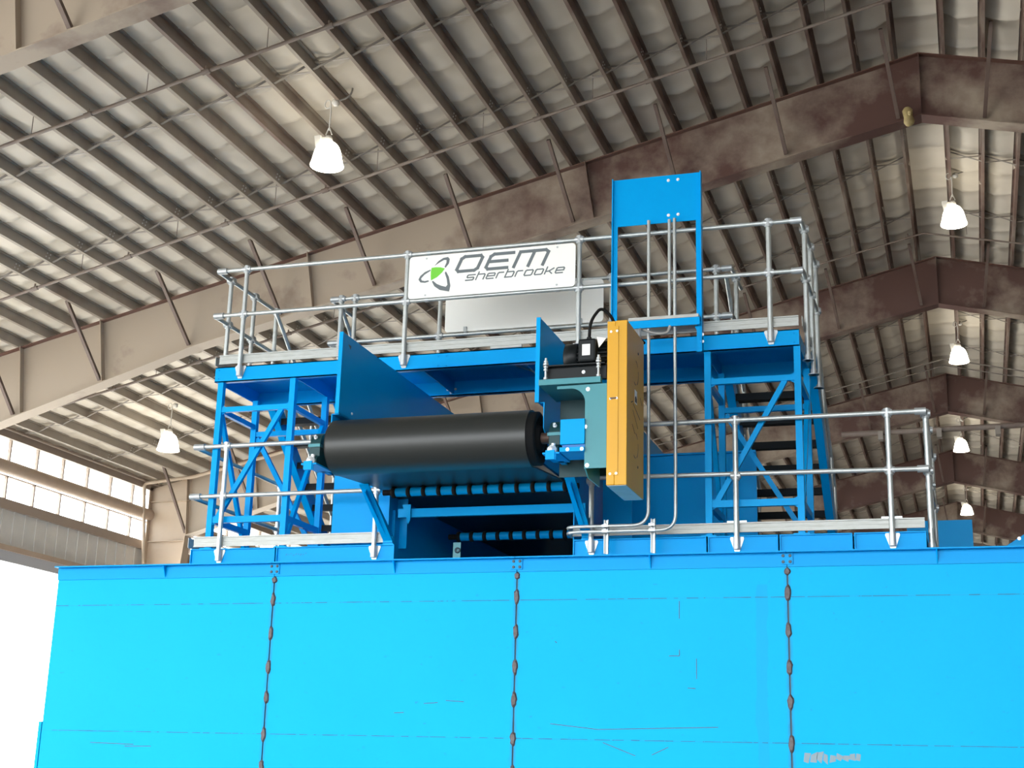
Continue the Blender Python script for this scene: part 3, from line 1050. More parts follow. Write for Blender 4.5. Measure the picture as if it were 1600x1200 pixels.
tower(-7.48, -6.635, 'left blue braced tower, four legs with diagonal braces, nearest the windows')
tower(-2.27, -1.425, 'right blue braced tower, four legs with diagonal braces, beside the yellow guard')


# --- staircases behind the towers
def stair(x0, x1, label, wide):
    ya, za, n = 14.5, 3.97, 8
    t = thing('staircase', ((x0 + x1) / 2, 15.3, 2.25), label, 'staircase', 'steep stairs up to the walkway')
    rise, run = 0.205, 0.24
    for i in range(n):
        y, z = ya + run * i, za - rise * i
        if z < 2.3:
            break
        tr = MB()
        tr.box(x0 + 0.02, x1 - 0.02, y - 0.14, y + 0.12, z - 0.035, z)
        tr.box(x0 + 0.02, x1 - 0.02, y - 0.145, y - 0.135, z - 0.075, z)
        tr.build('tread', 'black_tread', t)
    for x in (x0, x1):
        MB().bar((x, 14.08, za + 0.36 - 0.1), (x, 14.08 + run * 8.6, za + 0.26 - rise * 8.6), 0.085, 0.18, (1, 0, 0)).build('stringer', 'blue_paint', t)
        h = MB()
        rail_tube(h, [(x, 14.1, 5.2), (x, 14.35, 5.0), (x, 14.35 + run * 8, 5.0 - rise * 8), (x, 14.35 + run * 8, 2.5)])
        h.build('handrail', 'galvanised', t)
        h = MB()
        rail_tube(h, [(x, 14.3, 4.56), (x, 14.3 + run * 8, 4.56 - rise * 8)])
        h.build('mid_rail', 'galvanised', t)
        for i in (0.5, 3.5, 6.5):
            y = 14.4 + run * i
            MB().tube([(x, y, 4.0 - rise * i), (x, y, 4.96 - rise * i)], 0.02, 8).build('post', 'galvanised', t)
    return t


stair(-7.46, -6.64, 'left steep staircase with black treads, behind the left tower', 0)
stair(-2.25, -1.40, 'right steep staircase with black treads, behind the right tower', 0)


# --- belt conveyor head
t = cv = thing('belt_conveyor', (-4.5, 12.6, 2.25), 'wide black belt conveyor head jutting out over the bunker rim', 'conveyor')
PYc, PZc, PR = 11.72, 2.93, 0.235
BX0, BX1 = -5.47, -3.585


def belt_path(th):
    r = PR + th
    pts = [(18.5, PZc + PR + th), (PYc, PZc + r)]
    for i in range(1, 24):
        a = math.pi / 2 + math.pi * 1.09 * i / 24
        pts.append((PYc + r * math.cos(a), PZc + r * math.sin(a)))
    a = math.pi / 2 + math.pi * 1.09
    pts.append((PYc + r * math.cos(a), PZc + r * math.sin(a)))
    pts += [(12.66, 2.775 - th), (18.5, 2.775 - th)]
    return pts


po = belt_path(0.02)
pi = belt_path(0.006)
mb = MB()
n = len(po)
vs = [(BX0, y, z) for y, z in po] + [(BX1, y, z) for y, z in po]
mb.add(vs, [(i, i + 1, n + i + 1, n + i) for i in range(n - 1)], True)
vs = [(BX0, y, z) for y, z in pi] + [(BX1, y, z) for y, z in pi]
mb.add(vs, [(i, i + 1, n + i + 1, n + i) for i in range(n - 1)], True)
for X in (BX0, BX1):
    vs = [(X, y, z) for y, z in po] + [(X, y, z) for y, z in pi]
    mb.add(vs, [(i, i + 1, n + i + 1, n + i) for i in range(n - 1)])
mb.build('belt', 'belt_rubber', cv)
p = MB()
p.lathe((BX0 - 0.02, PYc, PZc), (1, 0, 0), [(0, 0.05), (0, PR), (0.02, PR + 0.004), (BX1 - BX0 + 0.08, PR + 0.004), (BX1 - BX0 + 0.09, PR - 0.02), (BX1 - BX0 + 0.09, PR - 0.05), (BX1 - BX0 + 0.06, PR - 0.06), (BX1 - BX0 + 0.06, 0.12), (BX1 - BX0 + 0.1, 0.11), (BX1 - BX0 + 0.1, 0.05)], 40)
hp = p.build('head_pulley', 'rubber', cv)
MB().cyl((BX0 - 0.21, PYc, PZc), (BX1 + 0.60, PYc, PZc), 0.05, 16).build('shaft', 'shaft_steel', hp)


def pillow(x, par, w=0.09):
    y = PYc - 0.08
    b = MB()
    prof = []
    for i in range(17):
        a = math.pi * i / 16
        prof.append((x, PYc + 0.14 * math.cos(a), PZc + 0.14 * math.sin(a)))
    prof += [(x, PYc - 0.14, PZc - 0.10), (x, PYc - 0.2, PZc - 0.13), (x, PYc - 0.2, PZc - 0.185), (x, PYc + 0.2, PZc - 0.185), (x, PYc + 0.2, PZc - 0.13), (x, PYc + 0.14, PZc - 0.10)]
    b.prism(prof, (w, 0, 0))
    o = b.build('pillow_block', 'dark_teal', par, bevel=0.006)
    c = MB()
    c.prism([(x - 0.01, PYc - 0.15, PZc - 0.014), (x - 0.01, PYc - 0.15, PZc + 0.014), (x - 0.01, PYc - 0.09, PZc + 0.014), (x - 0.01, PYc - 0.09, PZc - 0.014)], (w + 0.012, 0, 0))
    c.build('cap_joint', 'teal_paint', o)
    for yy in (-0.165, 0.165):
        MB().bolt((x + w / 2, PYc + yy, PZc - 0.13), (0, 0, 1), 0.02, 0.04).build('bolt', 'bolt_zinc', o)
    nut = MB()
    nut.lathe((x + w / 2, PYc - 0.2, PZc - 0.155), (0, -1, 0), [(0, 0.0), (0, 0.042), (0.012, 0.042), (0.012, 0.03), (0.03, 0.03), (0.03, 0.016), (0.04, 0.016), (0.04, 0)], 18)
    nut.build('jack_bolt', 'bolt_zinc', o)
    MB().bolt((x + w / 2, PYc - 0.125, PZc + 0.075), (0, -1, 0.5), 0.014, 0.03).build('cap_bolt', 'bolt_zinc', o)
    return o


pillow(-5.675, cv, 0.105)
pillow(-3.405, cv, 0.105)
for x in (-5.695, -3.425):
    s = MB()
    s.box(x, x + 0.15, PYc - 0.25, PYc + 0.1, PZc - 0.2, PZc - 0.186)
    s.box(x + 0.05, x + 0.1, PYc + 0.05, PYc + 0.24, PZc - 0.2, PZc - 0.15)
    s.box(x + 0.03, x + 0.12, PYc - 0.25, PYc - 0.235, PZc - 0.25, PZc - 0.2)
    xi = -5.42 if x < -5 else -3.6
    s.box(min(x + 0.05, xi), max(x + 0.05, xi), PYc + 0.2, PYc + 0.24, PZc - 0.12, PZc - 0.03) if x < -5 else s.box(xi, x, PYc + 0.2, PYc + 0.24, PZc - 0.12, PZc - 0.03)
    s.box(x + 0.05, x + 0.1, PYc + 0.2, PYc + 0.24, PZc - 0.2, PZc - 0.03)
    s.build('bearing_shelf', 'blue_paint', cv)
    s = MB()
    s.box(x + 0.03, x + 0.11, PYc - 0.262, PYc - 0.25, PZc - 0.25, PZc - 0.17)
    s.build('shelf_stop', 'blue_paint', cv)
# skirts with front flange
for x, lab in ((-5.425, 1), (-3.515, 1)):
    s = MB()
    s.prism([(x - 0.006, 11.62, 3.23), (x - 0.006, 11.62, 4.01), (x - 0.006, 17.0, 3.985), (x - 0.006, 17.0, 3.21)], (0.01, 0, 0))
    o = s.build('skirt_plate', 'blue_paint', cv)
    s = MB().box(x - 0.03, x + 0.008, 11.60, 11.62, 3.23, 4.012)
    s.build('skirt_flange', 'blue_paint', o)
    s = MB()
    xc = -5.505 if x < -5 else -3.475
    s.prism([(xc, 11.64, 3.235), (xc, 11.64, 3.0), (xc, 11.70, 2.97), (xc, 11.74, 3.0), (xc, 12.3, 3.0), (xc, 12.3, 3.235)], (0.008, 0, 0))
    s.box(min(xc, x), max(xc, x) + 0.004, 11.66, 12.3, 3.235, 3.243)
    s.build('lower_cheek', 'blue_paint', o)
    if x < -5:
        MB().prism([(x + 0.005, 11.73, 3.93), (x + 0.005, 11.80, 3.93), (x + 0.005, 11.79, 3.89)], (0.001, 0, 0)).build('warning_triangle', 'bolt_dark', o)
        MB().bolt((x + 0.004, 11.9, 3.3), (1, 0, 0), 0.01, 0.01).build('bolt', 'bolt_zinc', o)
# raking legs, crossbar, side frames
for x in (-5.46, -3.43):
    s = MB()
    s.bar((x, 12.42, 2.70), (x, 13.12, 2.30), 0.012, 0.12, (1, 0, 0))
    s.bar((x, 12.36, 2.725), (x, 13.05, 2.27), 0.095, 0.014, (1, 0, 0))
    s.build('raking_leg', 'blue_paint', cv)
    s = MB()
    s.box(x - 0.055, x + 0.055, 13.02, 13.16, 2.252, 2.268)
    s.box(x - 0.05, x + 0.05, 13.01, 13.03, 2.27, 2.33)
    s.build('leg_foot', 'blue_paint', cv)
    s = MB()
    xf = -5.45 if x < -5 else -3.63
    s.box(xf, xf + 0.03, 11.99, 17.5, 2.80, 3.12)
    s.box(xf, xf + 0.03, 12.3, 12.4, 2.5, 2.8) if False else None
    s.build('side_frame', 'blue_paint', cv)
MB().box(-5.40, -3.47, 13.1, 13.15, 2.535, 2.62).build('cross_bar', 'blue_paint', cv)
MB().prism([(-5.35, 13.08, 2.66), (-5.26, 13.08, 2.66), (-5.26, 13.08, 2.5), (-5.28, 13.08, 2.46)], (0, 0.01, 0)).build('gusset', 'blue_paint', cv)


def disc_roller(y, z, xa, xb, n):
    r = MB().cyl((xa - 0.12, y, z), (xb + 0.12, y, z), 0.028, 12).build('return_roller', 'rubber', cv)
    pit = (xb - xa) / n
    for i in range(n):
        x = xa + pit * i
        MB().cyl((x + pit * 0.1, y, z), (x + pit * 0.82, y, z), 0.043, 18).build('roller_sleeve', 'blue_paint', r)
    for i in range(n + 1):
        x = xa + pit * (i - 0.04)
        MB().lathe((x - 0.022, y, z), (1, 0, 0), [(0, 0.03), (0.0, 0.045), (0.012, 0.056), (0.032, 0.056), (0.044, 0.045), (0.044, 0.03)], 20).build('rubber_disc', 'rubber', r)
    return r


disc_roller(12.7, 2.705, -5.28, -3.55, 11)
disc_roller(14.1, 2.50, -5.1, -3.5, 11)
# trough under the conveyor
tr = thing('discharge_trough', (-4.45, 14.5, 2.05), 'dark blue trough under the conveyor belt between the two lower decks', 'trough')
MB().box(-5.49, -5.48, 13.06, 18.6, 2.1, 2.95).build('side_plate', 'blue_paint', tr)
MB().box(-3.577, -3.567, 13.06, 18.6, 2.1, 2.95).build('side_plate', 'blue_paint', tr)
MB().box(-5.48, -3.577, 18.58, 18.6, 2.1, 2.74).build('back_plate', 'blue_paint', tr)
MB().bar((-4.53, 13.12, 2.1), (-4.53, 18.5, 2.3), 1.88, 0.01, (1, 0, 0)).build('chute_floor', 'blue_paint', tr)
MB().prism([(-5.48, 13.15, 2.62), (-5.48, 13.5, 2.58), (-5.48, 13.5, 2.2), (-5.48, 13.15, 2.12)], (0.03, 0, 0)).build('stiffener', 'blue_paint', tr)
lug = MB()
lug.box(-4.93, -4.85, 13.45, 13.46, 2.12, 2.33)
lug = lug.build('roller_bracket', 'teal_paint', tr)
MB().lathe((-4.88, 13.45, 2.25), (0, -1, 0), [(0, 0.012), (0, 0.03), (0.01, 0.03), (0.01, 0.012)], 16).build('bracket_ring', 'bolt_dark', lug)

# --- side panels beside the conveyor
o = MB().box(-6.20, -5.37, 13.28, 13.29, 2.252, 3.05).build('side_panel', 'blue_paint', None, (-5.85, 13.28, 2.25))
tag(o, 'plain blue upright plate between left tower and conveyor', 'panel')
o = MB().box(-3.5, -3.2, 13.9, 13.92, 2.252, 3.25).build('side_panel', 'blue_paint', None, (-3.36, 13.9, 2.25))
tag(o, 'narrow blue upright plate behind the leftmost post of the lower right railing', 'panel')
mbp = MB().box(-3.44, -2.0, 14.3, 14.32, 2.252, 3.345)
mbp.box(-3.44, -2.0, 14.27, 14.3, 3.325, 3.345)
o = mbp.build('side_panel', 'blue_paint', None, (-2.75, 14.3, 2.25))
tag(o, 'wide blue upright panel behind the yellow guard and right tower', 'panel')
MB().lathe((-3.46, 14.1, 2.57), (0, -1, 0), [(0, 0.012), (0, 0.03), (0.01, 0.03), (0.01, 0.012)], 14).build('lifting_ring', 'zinc', o)

# --- drive: mount bracket, motor, bearing cover, chain guard
DF = 11.42
t = thing('drive_bracket', (-3.1, DF + 0.2, 2.58), 'teal steel drive bracket beside the yellow guard, carrying the motor', 'bracket')
ar = []
for i in range(9):
    a = math.pi / 2 * i / 8
    ar.append((-3.17 + 0.13 * math.sin(a), DF, 3.155 + 0.13 * math.cos(a)))
pl_ = [(-2.85, DF, 2.58), (-3.04, DF, 2.58)] + ar[::-1][:9] + [(-3.29, DF, 3.285), (-3.29, DF, 3.31), (-2.85, DF, 3.315)]
MB().prism(pl_, (0, 0.012, 0)).build('face_plate', 'teal_paint', t)
MB().prism([(-3.04, DF + 0.012, 2.58), (-3.04, DF + 0.12, 2.52), (-3.04, DF + 0.5, 2.52), (-3.04, DF + 0.5, 3.3), (-3.04, DF + 0.012, 3.3)], (0.01, 0, 0)).build('side_web', 'teal_paint', t)
MB().box(-3.4, -2.86, DF + 0.5, DF + 0.51, 2.62, 3.32).build('back_web', 'dark_teal', t)
for (x, z) in ((-3.015, 3.27), (-3.015, 2.605), (-3.035, 2.94)):
    MB().bolt((x, DF, z), (0, -1, 0), 0.014, 0.012).build('bolt', 'bolt_zinc', t)
m_ = MB()
m_.box(-3.45, -2.90, DF - 0.025, DF + 0.03, 3.322, 3.372)
m_.box(-3.45, -2.90, DF + 0.03, DF + 0.55, 3.322, 3.334)
m_.build('mount_bar', 'teal_paint', t)
m_ = MB()
m_.box(-3.40, -2.87, DF + 0.05, DF + 0.06, 3.375, 3.49)
m_.box(-3.42, -2.87, DF - 0.01, DF + 0.5, 3.492, 3.502)
mp_ = m_.build('motor_plate', 'black_steel', t)
for x in (-3.395, -2.925):
    for yy in (DF, DF + 0.42):
        r = MB().tube([(x, yy, 3.372), (x, yy, 3.57)], 0.011, 8).build('jack_rod', 'zinc', t)
        for z in (3.378, 3.455, 3.48, 3.505, 3.528):
            MB().tube([(x, yy, z), (x, yy, z + 0.016)], 0.021 if z < 3.5 or z > 3.52 else 0.026, 6).build('nut', 'zinc', r)
MB().bolt((-3.07, DF + 0.05, 3.44), (0, -1, 0), 0.012, 0.014).build('bolt', 'bolt_zinc', mp_)

t = thing('electric_motor', (-3.05, 11.65, 3.5), 'black electric motor with a white nameplate on the teal bracket', 'motor')
mz, my = 3.625, 11.66
b = MB().lathe((-3.27, my, mz), (1, 0, 0), [(0, 0.0), (0, 0.09), (0.02, 0.12), (0.10, 0.125), (0.105, 0.113), (0.42, 0.113), (0.42, 0.0)], 28)
for i in range(24):
    a = 2 * math.pi * i / 24
    c_, s_ = math.cos(a), math.sin(a)
    b.bar((-3.15, my + 0.12 * c_, mz + 0.12 * s_), (-2.87, my + 0.12 * c_, mz + 0.12 * s_), 0.006, 0.03, (0, -s_, c_))
b.build('motor_body', 'black_steel', t)
MB().lathe((-3.272, my, mz), (1, 0, 0), [(-0.012, 0.0), (-0.012, 0.10), (0.0, 0.128), (0.115, 0.132), (0.12, 0.12)], 28).build('fan_cover', 'black_steel', t)
MB().box(-3.2, -2.87, 11.53, 11.79, 3.503, 3.525).build('motor_foot', 'black_steel', t)
tb = MB().box(-3.125, -2.965, 11.47, 11.60, 3.535, 3.745).build('terminal_box', 'black_steel', t, bevel=0.02)
MB().box(-3.085, -3.015, 11.466, 11.4695, 3.59, 3.69).build('nameplate', 'label_white', tb)
MB().cyl((-3.045, 11.55, 3.74), (-3.045, 11.55, 3.775), 0.022, 12).build('cable_gland', 'black_steel', tb)
MB().prism([(-2.965, 11.50, 3.76), (-2.885, 11.52, 3.75), (-2.945, 11.50, 3.66)], (0, 0.004, 0)).build('paper_tag', 'sign_back', t)
o = MB().tube(fillet([(-3.045, 11.55, 3.76), (-3.04, 11.56, 3.93), (-2.96, 11.62, 4.07), (-2.88, 11.66, 4.0), (-2.86, 11.72, 3.94), (-2.78, 11.8, 3.92), (-2.70, 12.2, 3.9)], 0.09, 8), 0.014, 10).build('motor_cable', 'rubber', None, (-3.045, 11.55, 3.76))
tag(o, 'thick black cable arching from the motor over to the yellow guard', 'cable')

t = thing('bearing_cover', (-3.14, 11.5, 2.78), 'small bright blue square cover box over the drive shaft', 'cover')
bx = MB().box(-3.25, -3.035, DF - 0.02, DF + 0.45, 2.79, 3.01)
bx.build('cover_box', 'blue_paint', t, bevel=0.004)
s = MB()
s.box(-3.235, -3.035, DF - 0.005, DF + 0.3, 2.765, 2.788)
s.build('spacer_plate', 'navy_edge', t)
bs = MB().box(-3.25, -3.035, DF - 0.03, DF + 0.3, 2.725, 2.762).build('base_plate', 'blue_paint', t)
for x in (-3.18, -3.055):
    MB().bolt((x, DF - 0.03, 2.743), (0, -1, 0), 0.012, 0.01).build('bolt', 'bolt_zinc', bs)

t = thing('chain_guard', (-2.76, 11.4, 2.42), 'tall narrow yellow guard box standing on edge beside the belt pulley', 'guard')
GX0, GX1, GY0, GY1, GZ0, GZ1 = -2.845, -2.67, 11.40, 12.05, 2.425, 3.86
a = MB()
a.box(GX0, -2.775, GY0, GY1, GZ0, GZ1)
a.build('back_half', 'yellow_paint', t, bevel=0.006)
a = MB()
a.box(-2.774, GX1, GY0 - 0.003, GY1 + 0.003, GZ0 - 0.002, GZ1 + 0.002)
cvv = a.build('front_half', 'yellow_paint', t, bevel=0.006)
MB().box(GX0 + 0.005, GX1 - 0.005, GY0 + 0.005, GY1 - 0.005, GZ0 - 0.006, GZ0 - 0.003).build('bottom_plate', 'toe_metal', t)
sm_ = MB().box(-2.79, -2.745, GY0 - 0.010, GY0 - 0.0045, GZ0 + 0.08, GZ1 - 0.05).build('closing_strip', 'yellow_paint', t)
for z in (3.765, 3.17, 2.52):
    for x in (-2.812, -2.757):
        MB().bolt((x, GY0 - 0.0105 if x > -2.79 else GY0, z), (0, -1, 0), 0.008, 0.006).build('rivet', 'bolt_zinc', sm_)
MB().box(-2.812, -2.757, GY0 - 0.02, GY0 - 0.011, 3.164, 3.176).build('latch', 'shaft_steel', sm_)


def arc_mark(yc, zc, r, a0, a1, name='arc_mark'):
    mb = MB()
    n = 8
    vs = []
    for i in range(n + 1):
        a = math.radians(a0 + (a1 - a0) * i / n)
        for q in (r - 0.006, r + 0.006):
            vs.append((GX1 + 0.0008, yc + q * math.cos(a), zc + q * math.sin(a)))
    mb.add(vs, [(2 * i, 2 * i + 1, 2 * i + 3, 2 * i + 2) for i in range(n)])
    mb.build(name, 'ink', cvv)


for zc in (3.48, 2.83):
    arc_mark(11.72, zc, 0.11, 40, 85)
    arc_mark(11.72, zc, 0.11, -60, 20)
    arc_mark(11.72, zc, 0.11, 240, 275)
    MB().bolt((GX1, 11.82, zc + 0.2 if zc > 3 else zc - 0.17), (1, 0, 0), 0.01, 0.004).build('mark_dot', 'ink', cvv)
for (ya, za, yb, zb) in ((11.63, 3.18, 11.9, 3.10), (11.62, 3.12, 11.82, 3.0), (11.6, 2.99, 11.7, 2.93), (11.55, 3.17, 11.63, 3.2), (11.9, 3.3, 11.98, 3.25)):
    MB().bar((GX1 + 0.0006, ya, za), (GX1 + 0.0006, yb, zb), 0.001, 0.009, (1, 0, 0)).build('pointer_mark', 'ink', cvv)
wl = MB().box(GX1 + 0.002, GX1 + 0.0032, 11.68, 11.77, 3.2, 3.32).build('warning_label', 'label_white', cvv)
MB().prism([(GX1 + 0.0034, 11.69, 3.21), (GX1 + 0.0034, 11.76, 3.21), (GX1 + 0.0034, 11.76, 3.25), (GX1 + 0.0034, 11.73, 3.275), (GX1 + 0.0034, 11.69, 3.25)], (0.0005, 0, 0)).build('warning_symbol', 'ink', wl)

# --- blue mounting frame with conduits
t = thing('mounting_frame', (-2.73, 12.9, 4.05), 'tall blue portal frame with a square plate on top, at the upper railing', 'frame')
MB().prism([(-3.17, 12.905, 5.345), (-2.30, 12.905, 5.345), (-2.30, 12.905, 5.845), (-3.17, 12.905, 5.845)], (0, 0.008, 0)).build('top_plate', 'blue_paint', t)
for x, s, zb in ((-3.18, 1, 4.08), (-2.29, -1, 4.0)):
    p = MB()
    p.box(min(x, x + s * 0.055), max(x, x + s * 0.055), 12.90, 12.91, zb, 5.36)
    p.box(min(x, x + s * 0.01), max(x, x + s * 0.01), 12.875, 12.96, zb, 5.85)
    pp = p.build('post', 'blue_paint', t)
    for z in (4.1, 4.17):
        MB().bolt((x + s * 0.0, 12.90, z), (0, -1, 0), 0.012, 0.01).build('bolt', 'bolt_zinc', pp)
for x in (-2.615, -2.52):
    for z in (5.42, 5.79):
        MB().bolt((x, 12.905, z), (0, -1, 0), 0.012, 0.01).build('bolt', 'bolt_zinc', t)
sh = MB()
sh.box(-3.0, -2.30, 12.81, 12.82, 4.245, 4.31)
sh.box(-3.0, -2.30, 12.81, 12.98, 4.31, 4.32)
sh = sh.build('shelf_angle', 'blue_paint', t)
MB().box(-2.99, -2.31, 12.805, 12.97, 4.321, 4.352).build('shelf_strip', 'toe_metal', sh)
MB().prism([(-2.30, 12.87, 4.25), (-2.36, 12.87, 4.25), (-2.30, 12.87, 4.12)], (0, 0.008, 0)).build('gusset', 'blue_paint', t)

CY = 12.85


def conduit(pts, r, label):
    o = MB().tube(fillet(pts, 0.15, 8), r, 10).build('steel_conduit', 'galvanised', None, pts[0])
    tag(o, label, 'conduit', 'galvanised conduits on the machine')
    return o


conduit([(-2.80, CY, 5.36), (-2.80, CY, 2.345), (-3.60, CY, 2.345), (-3.60, CY + 0.3, 2.36)], 0.016, 'left vertical conduit hanging from the blue plate, bending left at the bottom')
conduit([(-2.545, CY, 5.36), (-2.545, CY, 2.295), (-3.60, CY, 2.295), (-3.60, CY + 0.3, 2.30)], 0.016, 'right vertical conduit hanging from the blue plate, bending left along the deck edge')
conduit([(-2.60, CY + 0.02, 5.36), (-2.60, CY + 0.02, 4.351)], 0.016, 'short middle conduit between the blue plate and its shelf')
for x, lab in ((-3.21, 'slotted strut bracket holding both conduits beside the railing post'), (-2.765, 'slotted strut bracket holding both conduits below the yellow guard corner')):
    s = thing('strut_bracket', (x, 12.95, 2.09), lab, 'bracket', 'strut brackets on the deck edge')
    m_ = MB()
    m_.box(x - 0.02, x - 0.015, 12.88, 12.92, 2.093, 2.41)
    m_.box(x + 0.015, x + 0.02, 12.88, 12.92, 2.093, 2.41)
    m_.box(x - 0.02, x + 0.02, 12.915, 12.92, 2.093, 2.41)
    m_.build('strut_channel', 'zinc', s)
    m_ = MB()
    for z in (2.345, 2.295):
        m_.box(x - 0.03, x + 0.03, CY - 0.022, CY - 0.017, z - 0.012, z + 0.012)
        m_.box(x - 0.012, x + 0.012, CY - 0.02, 12.885, z + 0.016, z + 0.022)
    m_.build('pipe_clamp', 'zinc', s)
o = MB().tube(fillet([(-2.74, 12.055, 3.80), (-2.74, 12.2, 3.96), (-2.86, 12.74, 4.215), (-2.71, 12.76, 4.16), (-2.60, 12.77, 4.165), (-2.58, 12.79, 4.24)], 0.06, 6), 0.013, 10).build('flexible_conduit', 'cord_grey', None, (-2.72, 12.06, 3.86))
tag(o, 'grey flexible conduit sagging from the yellow guard to the blue shelf', 'conduit')


# --- sign boards
def rounded(x0, x1, z0, z1, y, r):
    pts = []
    for cx, cz, a0 in ((x1 - r, z1 - r, 0), (x0 + r, z1 - r, 90), (x0 + r, z0 + r, 180), (x1 - r, z0 + r, 270)):
        for i in range(6):
            a = math.radians(a0 + 18 * i)
            pts.append((cx + r * math.cos(a), y, cz + r * math.sin(a)))
    return pts


SX0, SX1, SZ0, SZ1, SY = -5.345, -3.565, 4.775, 5.235, 12.945
t = thing('sign_board', ((SX0 + SX1) / 2, SY, SZ0), 'white company sign with grey lettering and a green emblem on the front railing', 'sign')
MB().prism(rounded(SX0, SX1, SZ0, SZ1, SY, 0.04), (0, 0.012, 0)).build('panel', 'sign_white', t)
for x in (SX0 + 0.19, SX1 - 0.19):
    for z in (SZ0 + 0.03, SZ1 - 0.03):
        MB().bolt((x, SY, z), (0, -1, 0), 0.008, 0.006).build('bolt', 'zinc', t)
    for z in (4.775, 5.285):
        MB().tube([(x - 0.02, F, z), (x + 0.02, F, z)], 0.026, 10).build('rail_clamp', 'zinc', t)


def lg(px, py):
    """logo sheet coordinates -> sign plane"""
    yy = py + 0.0817 * (px - 158)
    return (SX0 + (px - 158) / 582.0, SY - 0.0015, SZ0 + 0.46 * (1 - (yy - 250) / 268.0))


def patch(pts, m, name):
    P = [lg(*p) for p in pts]
    MB().prism(P, (0, 0.001, 0)).build(name, m, t)


patch([(303, 318), (330, 314), (360, 315), (387, 322), (372, 346), (340, 377), (302, 398), (299, 370), (299, 340)], 'sign_green', 'emblem_centre')
patch([(320, 306), (345, 275), (375, 255), (405, 249), (416, 262), (412, 290), (392, 318), (385, 312), (396, 285), (396, 268), (380, 268), (350, 285)], 'sign_grey', 'emblem_petal')
patch([(298, 328), (260, 345), (232, 370), (221, 393), (235, 411), (265, 413), (290, 405), (285, 397), (262, 402), (243, 398), (238, 386), (258, 362), (296, 337)], 'sign_grey', 'emblem_petal')
patch([(308, 405), (325, 435), (360, 458), (420, 468), (427, 430), (415, 375), (395, 340), (388, 350), (402, 390), (408, 425), (398, 438), (370, 432), (340, 420), (315, 400)], 'sign_grey', 'emblem_petal')


def stroke(paths, x, z, w, h, lw, shear, name):
    """strokes in a unit box -> slanted lettering on the sign"""
    mb = MB()
    dep = 0.0
    for path in paths:
        P = [Vector((x + p[0] * w + shear * p[1] * h, 0, z + p[1] * h)) for p in path]
        for a, b in zip(P[:-1], P[1:]):
            d = (b - a)
            if d.length < 1e-6:
                continue
            d.normalize()
            nn = Vector((-d.z, 0, d.x)) * lw / 2
            e = d * lw * 0.42
            q = [a - e + nn, a - e - nn, b + e - nn, b + e + nn]
            dep += 0.00025
            mb.prism([(v.x, SY - 0.0015 - dep, v.z) for v in q], (0, 0.0012 + dep, 0))
    mb.build(name, 'sign_grey', t)


bigO = [[(0.12, 0), (0.88, 0), (1, 0.14), (1, 0.86), (0.88, 1), (0.12, 1), (0, 0.86), (0, 0.14), (0.12, 0)]]
bigE = [[(1, 0), (0.12, 0), (0, 0.14), (0, 0.86), (0.12, 1), (1, 1)], [(0, 0.5), (0.85, 0.5)]]
bigM = [[(0, 0), (0, 1), (0.88, 1), (1, 0.86), (1, 0)], [(0.5, 0), (0.5, 1)]]
for gl, ax, aw in ((bigO, 0.515, 0.225), (bigE, 0.83, 0.235), (bigM, 1.135, 0.305)):
    stroke(gl, SX0 + ax, SZ0 + 0.258, aw, 0.155, 0.033, 0.45, 'sign_letter')
S_ = [[(1, 1), (0.1, 1), (0, 0.9), (0, 0.6), (0.1, 0.5), (0.9, 0.5), (1, 0.4), (1, 0.1), (0.9, 0), (0, 0)]]
H_ = [[(0, 0), (0, 1.45)], [(0, 1), (0.88, 1), (1, 0.86), (1, 0)]]
E_ = [[(1, 0), (0.12, 0), (0, 0.14), (0, 0.86), (0.12, 1), (0.88, 1), (1, 0.86), (1, 0.5), (0, 0.5)]]
R_ = [[(0, 0), (0, 0.86), (0.15, 1), (0.9, 1)]]
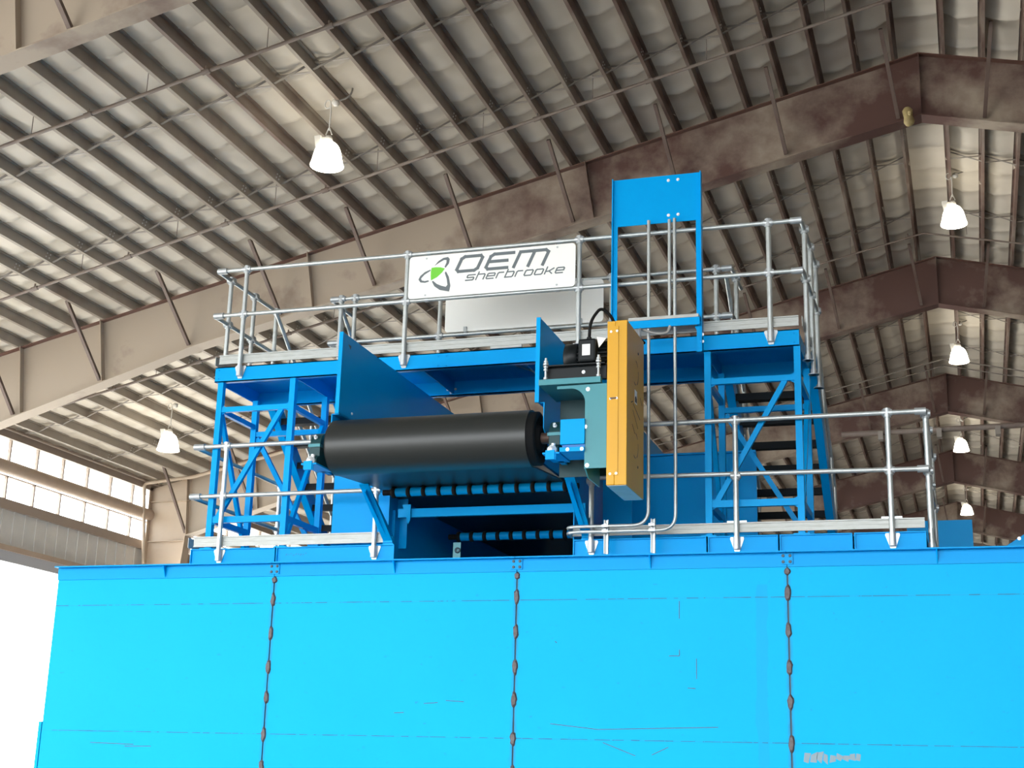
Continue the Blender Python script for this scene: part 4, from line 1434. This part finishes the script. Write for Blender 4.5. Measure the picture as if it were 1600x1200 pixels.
B_ = [[(0, 1.45), (0, 0), (0.88, 0), (1, 0.14), (1, 0.86), (0.88, 1), (0, 1)]]
O_ = bigO
K_ = [[(0, 0), (0, 1.3)], [(0, 0.45), (0.45, 0.5), (0.95, 1)], [(0.45, 0.5), (0.95, 0)]]
xx = 0.625
for gl, aw in ((S_, .078), (H_, .078), (E_, .078), (R_, .062), (B_, .078), (R_, .062), (O_, .078), (O_, .078), (K_, .078), (E_, .078)):
    stroke(gl, SX0 + xx, SZ0 + 0.155, aw, 0.055, 0.013, 0.45, 'sign_letter')
    xx += aw + 0.0305
t = thing('sign_board', (-4.45, 14.03, 4.75), 'blank white board on the back railing, seen below and behind the lettered sign', 'sign')
MB().prism(rounded(-5.34, -3.55, 4.755, 5.235, 14.035, 0.04), (0, 0.012, 0)).build('panel', 'sign_back', t)
for x in (-5.1, -3.8):
    for z in (4.775, 5.22):
        MB().box(x - 0.018, x + 0.018, 14.02, 14.06, z - 0.03, z + 0.03).build('rail_clamp', 'zinc', t)

# --- blue parts of the machine farther right
t = thing('blue_bin', (-0.1, 16.1, 2.0), 'square blue bin behind the right end of the lower railing', 'bin')
MB().box(-0.62, 0.06, 16.0, 16.02, 1.9, 2.88).build('front_plate', 'blue_paint', t)
MB().box(0.04, 0.06, 16.02, 17.0, 1.9, 2.88).build('side_plate', 'blue_paint', t)
MB().box(-0.62, -0.60, 16.02, 17.0, 1.9, 2.88).build('side_plate', 'blue_paint', t)
t = thing('blue_hopper', (0.6, 14.2, 2.0), 'sloping blue hopper plate peeking over the rim at the right edge', 'hopper')
hp_ = MB().prism([(0.24, 14.0, 2.2), (0.24, 14.0, 1.9), (1.3, 14.0, 1.9), (1.3, 14.0, 2.75), (0.95, 14.0, 2.65)], (0, 0.012, 0)).build('sloping_plate', 'blue_paint', t)
MB().box(1.28, 1.3, 14.012, 15.2, 1.9, 2.75).build('side_plate', 'blue_paint', t)
MB().bolt((0.46, 14.0, 2.33), (0, -1, 0), 0.012, 0.01).build('bolt', 'bolt_zinc', hp_)
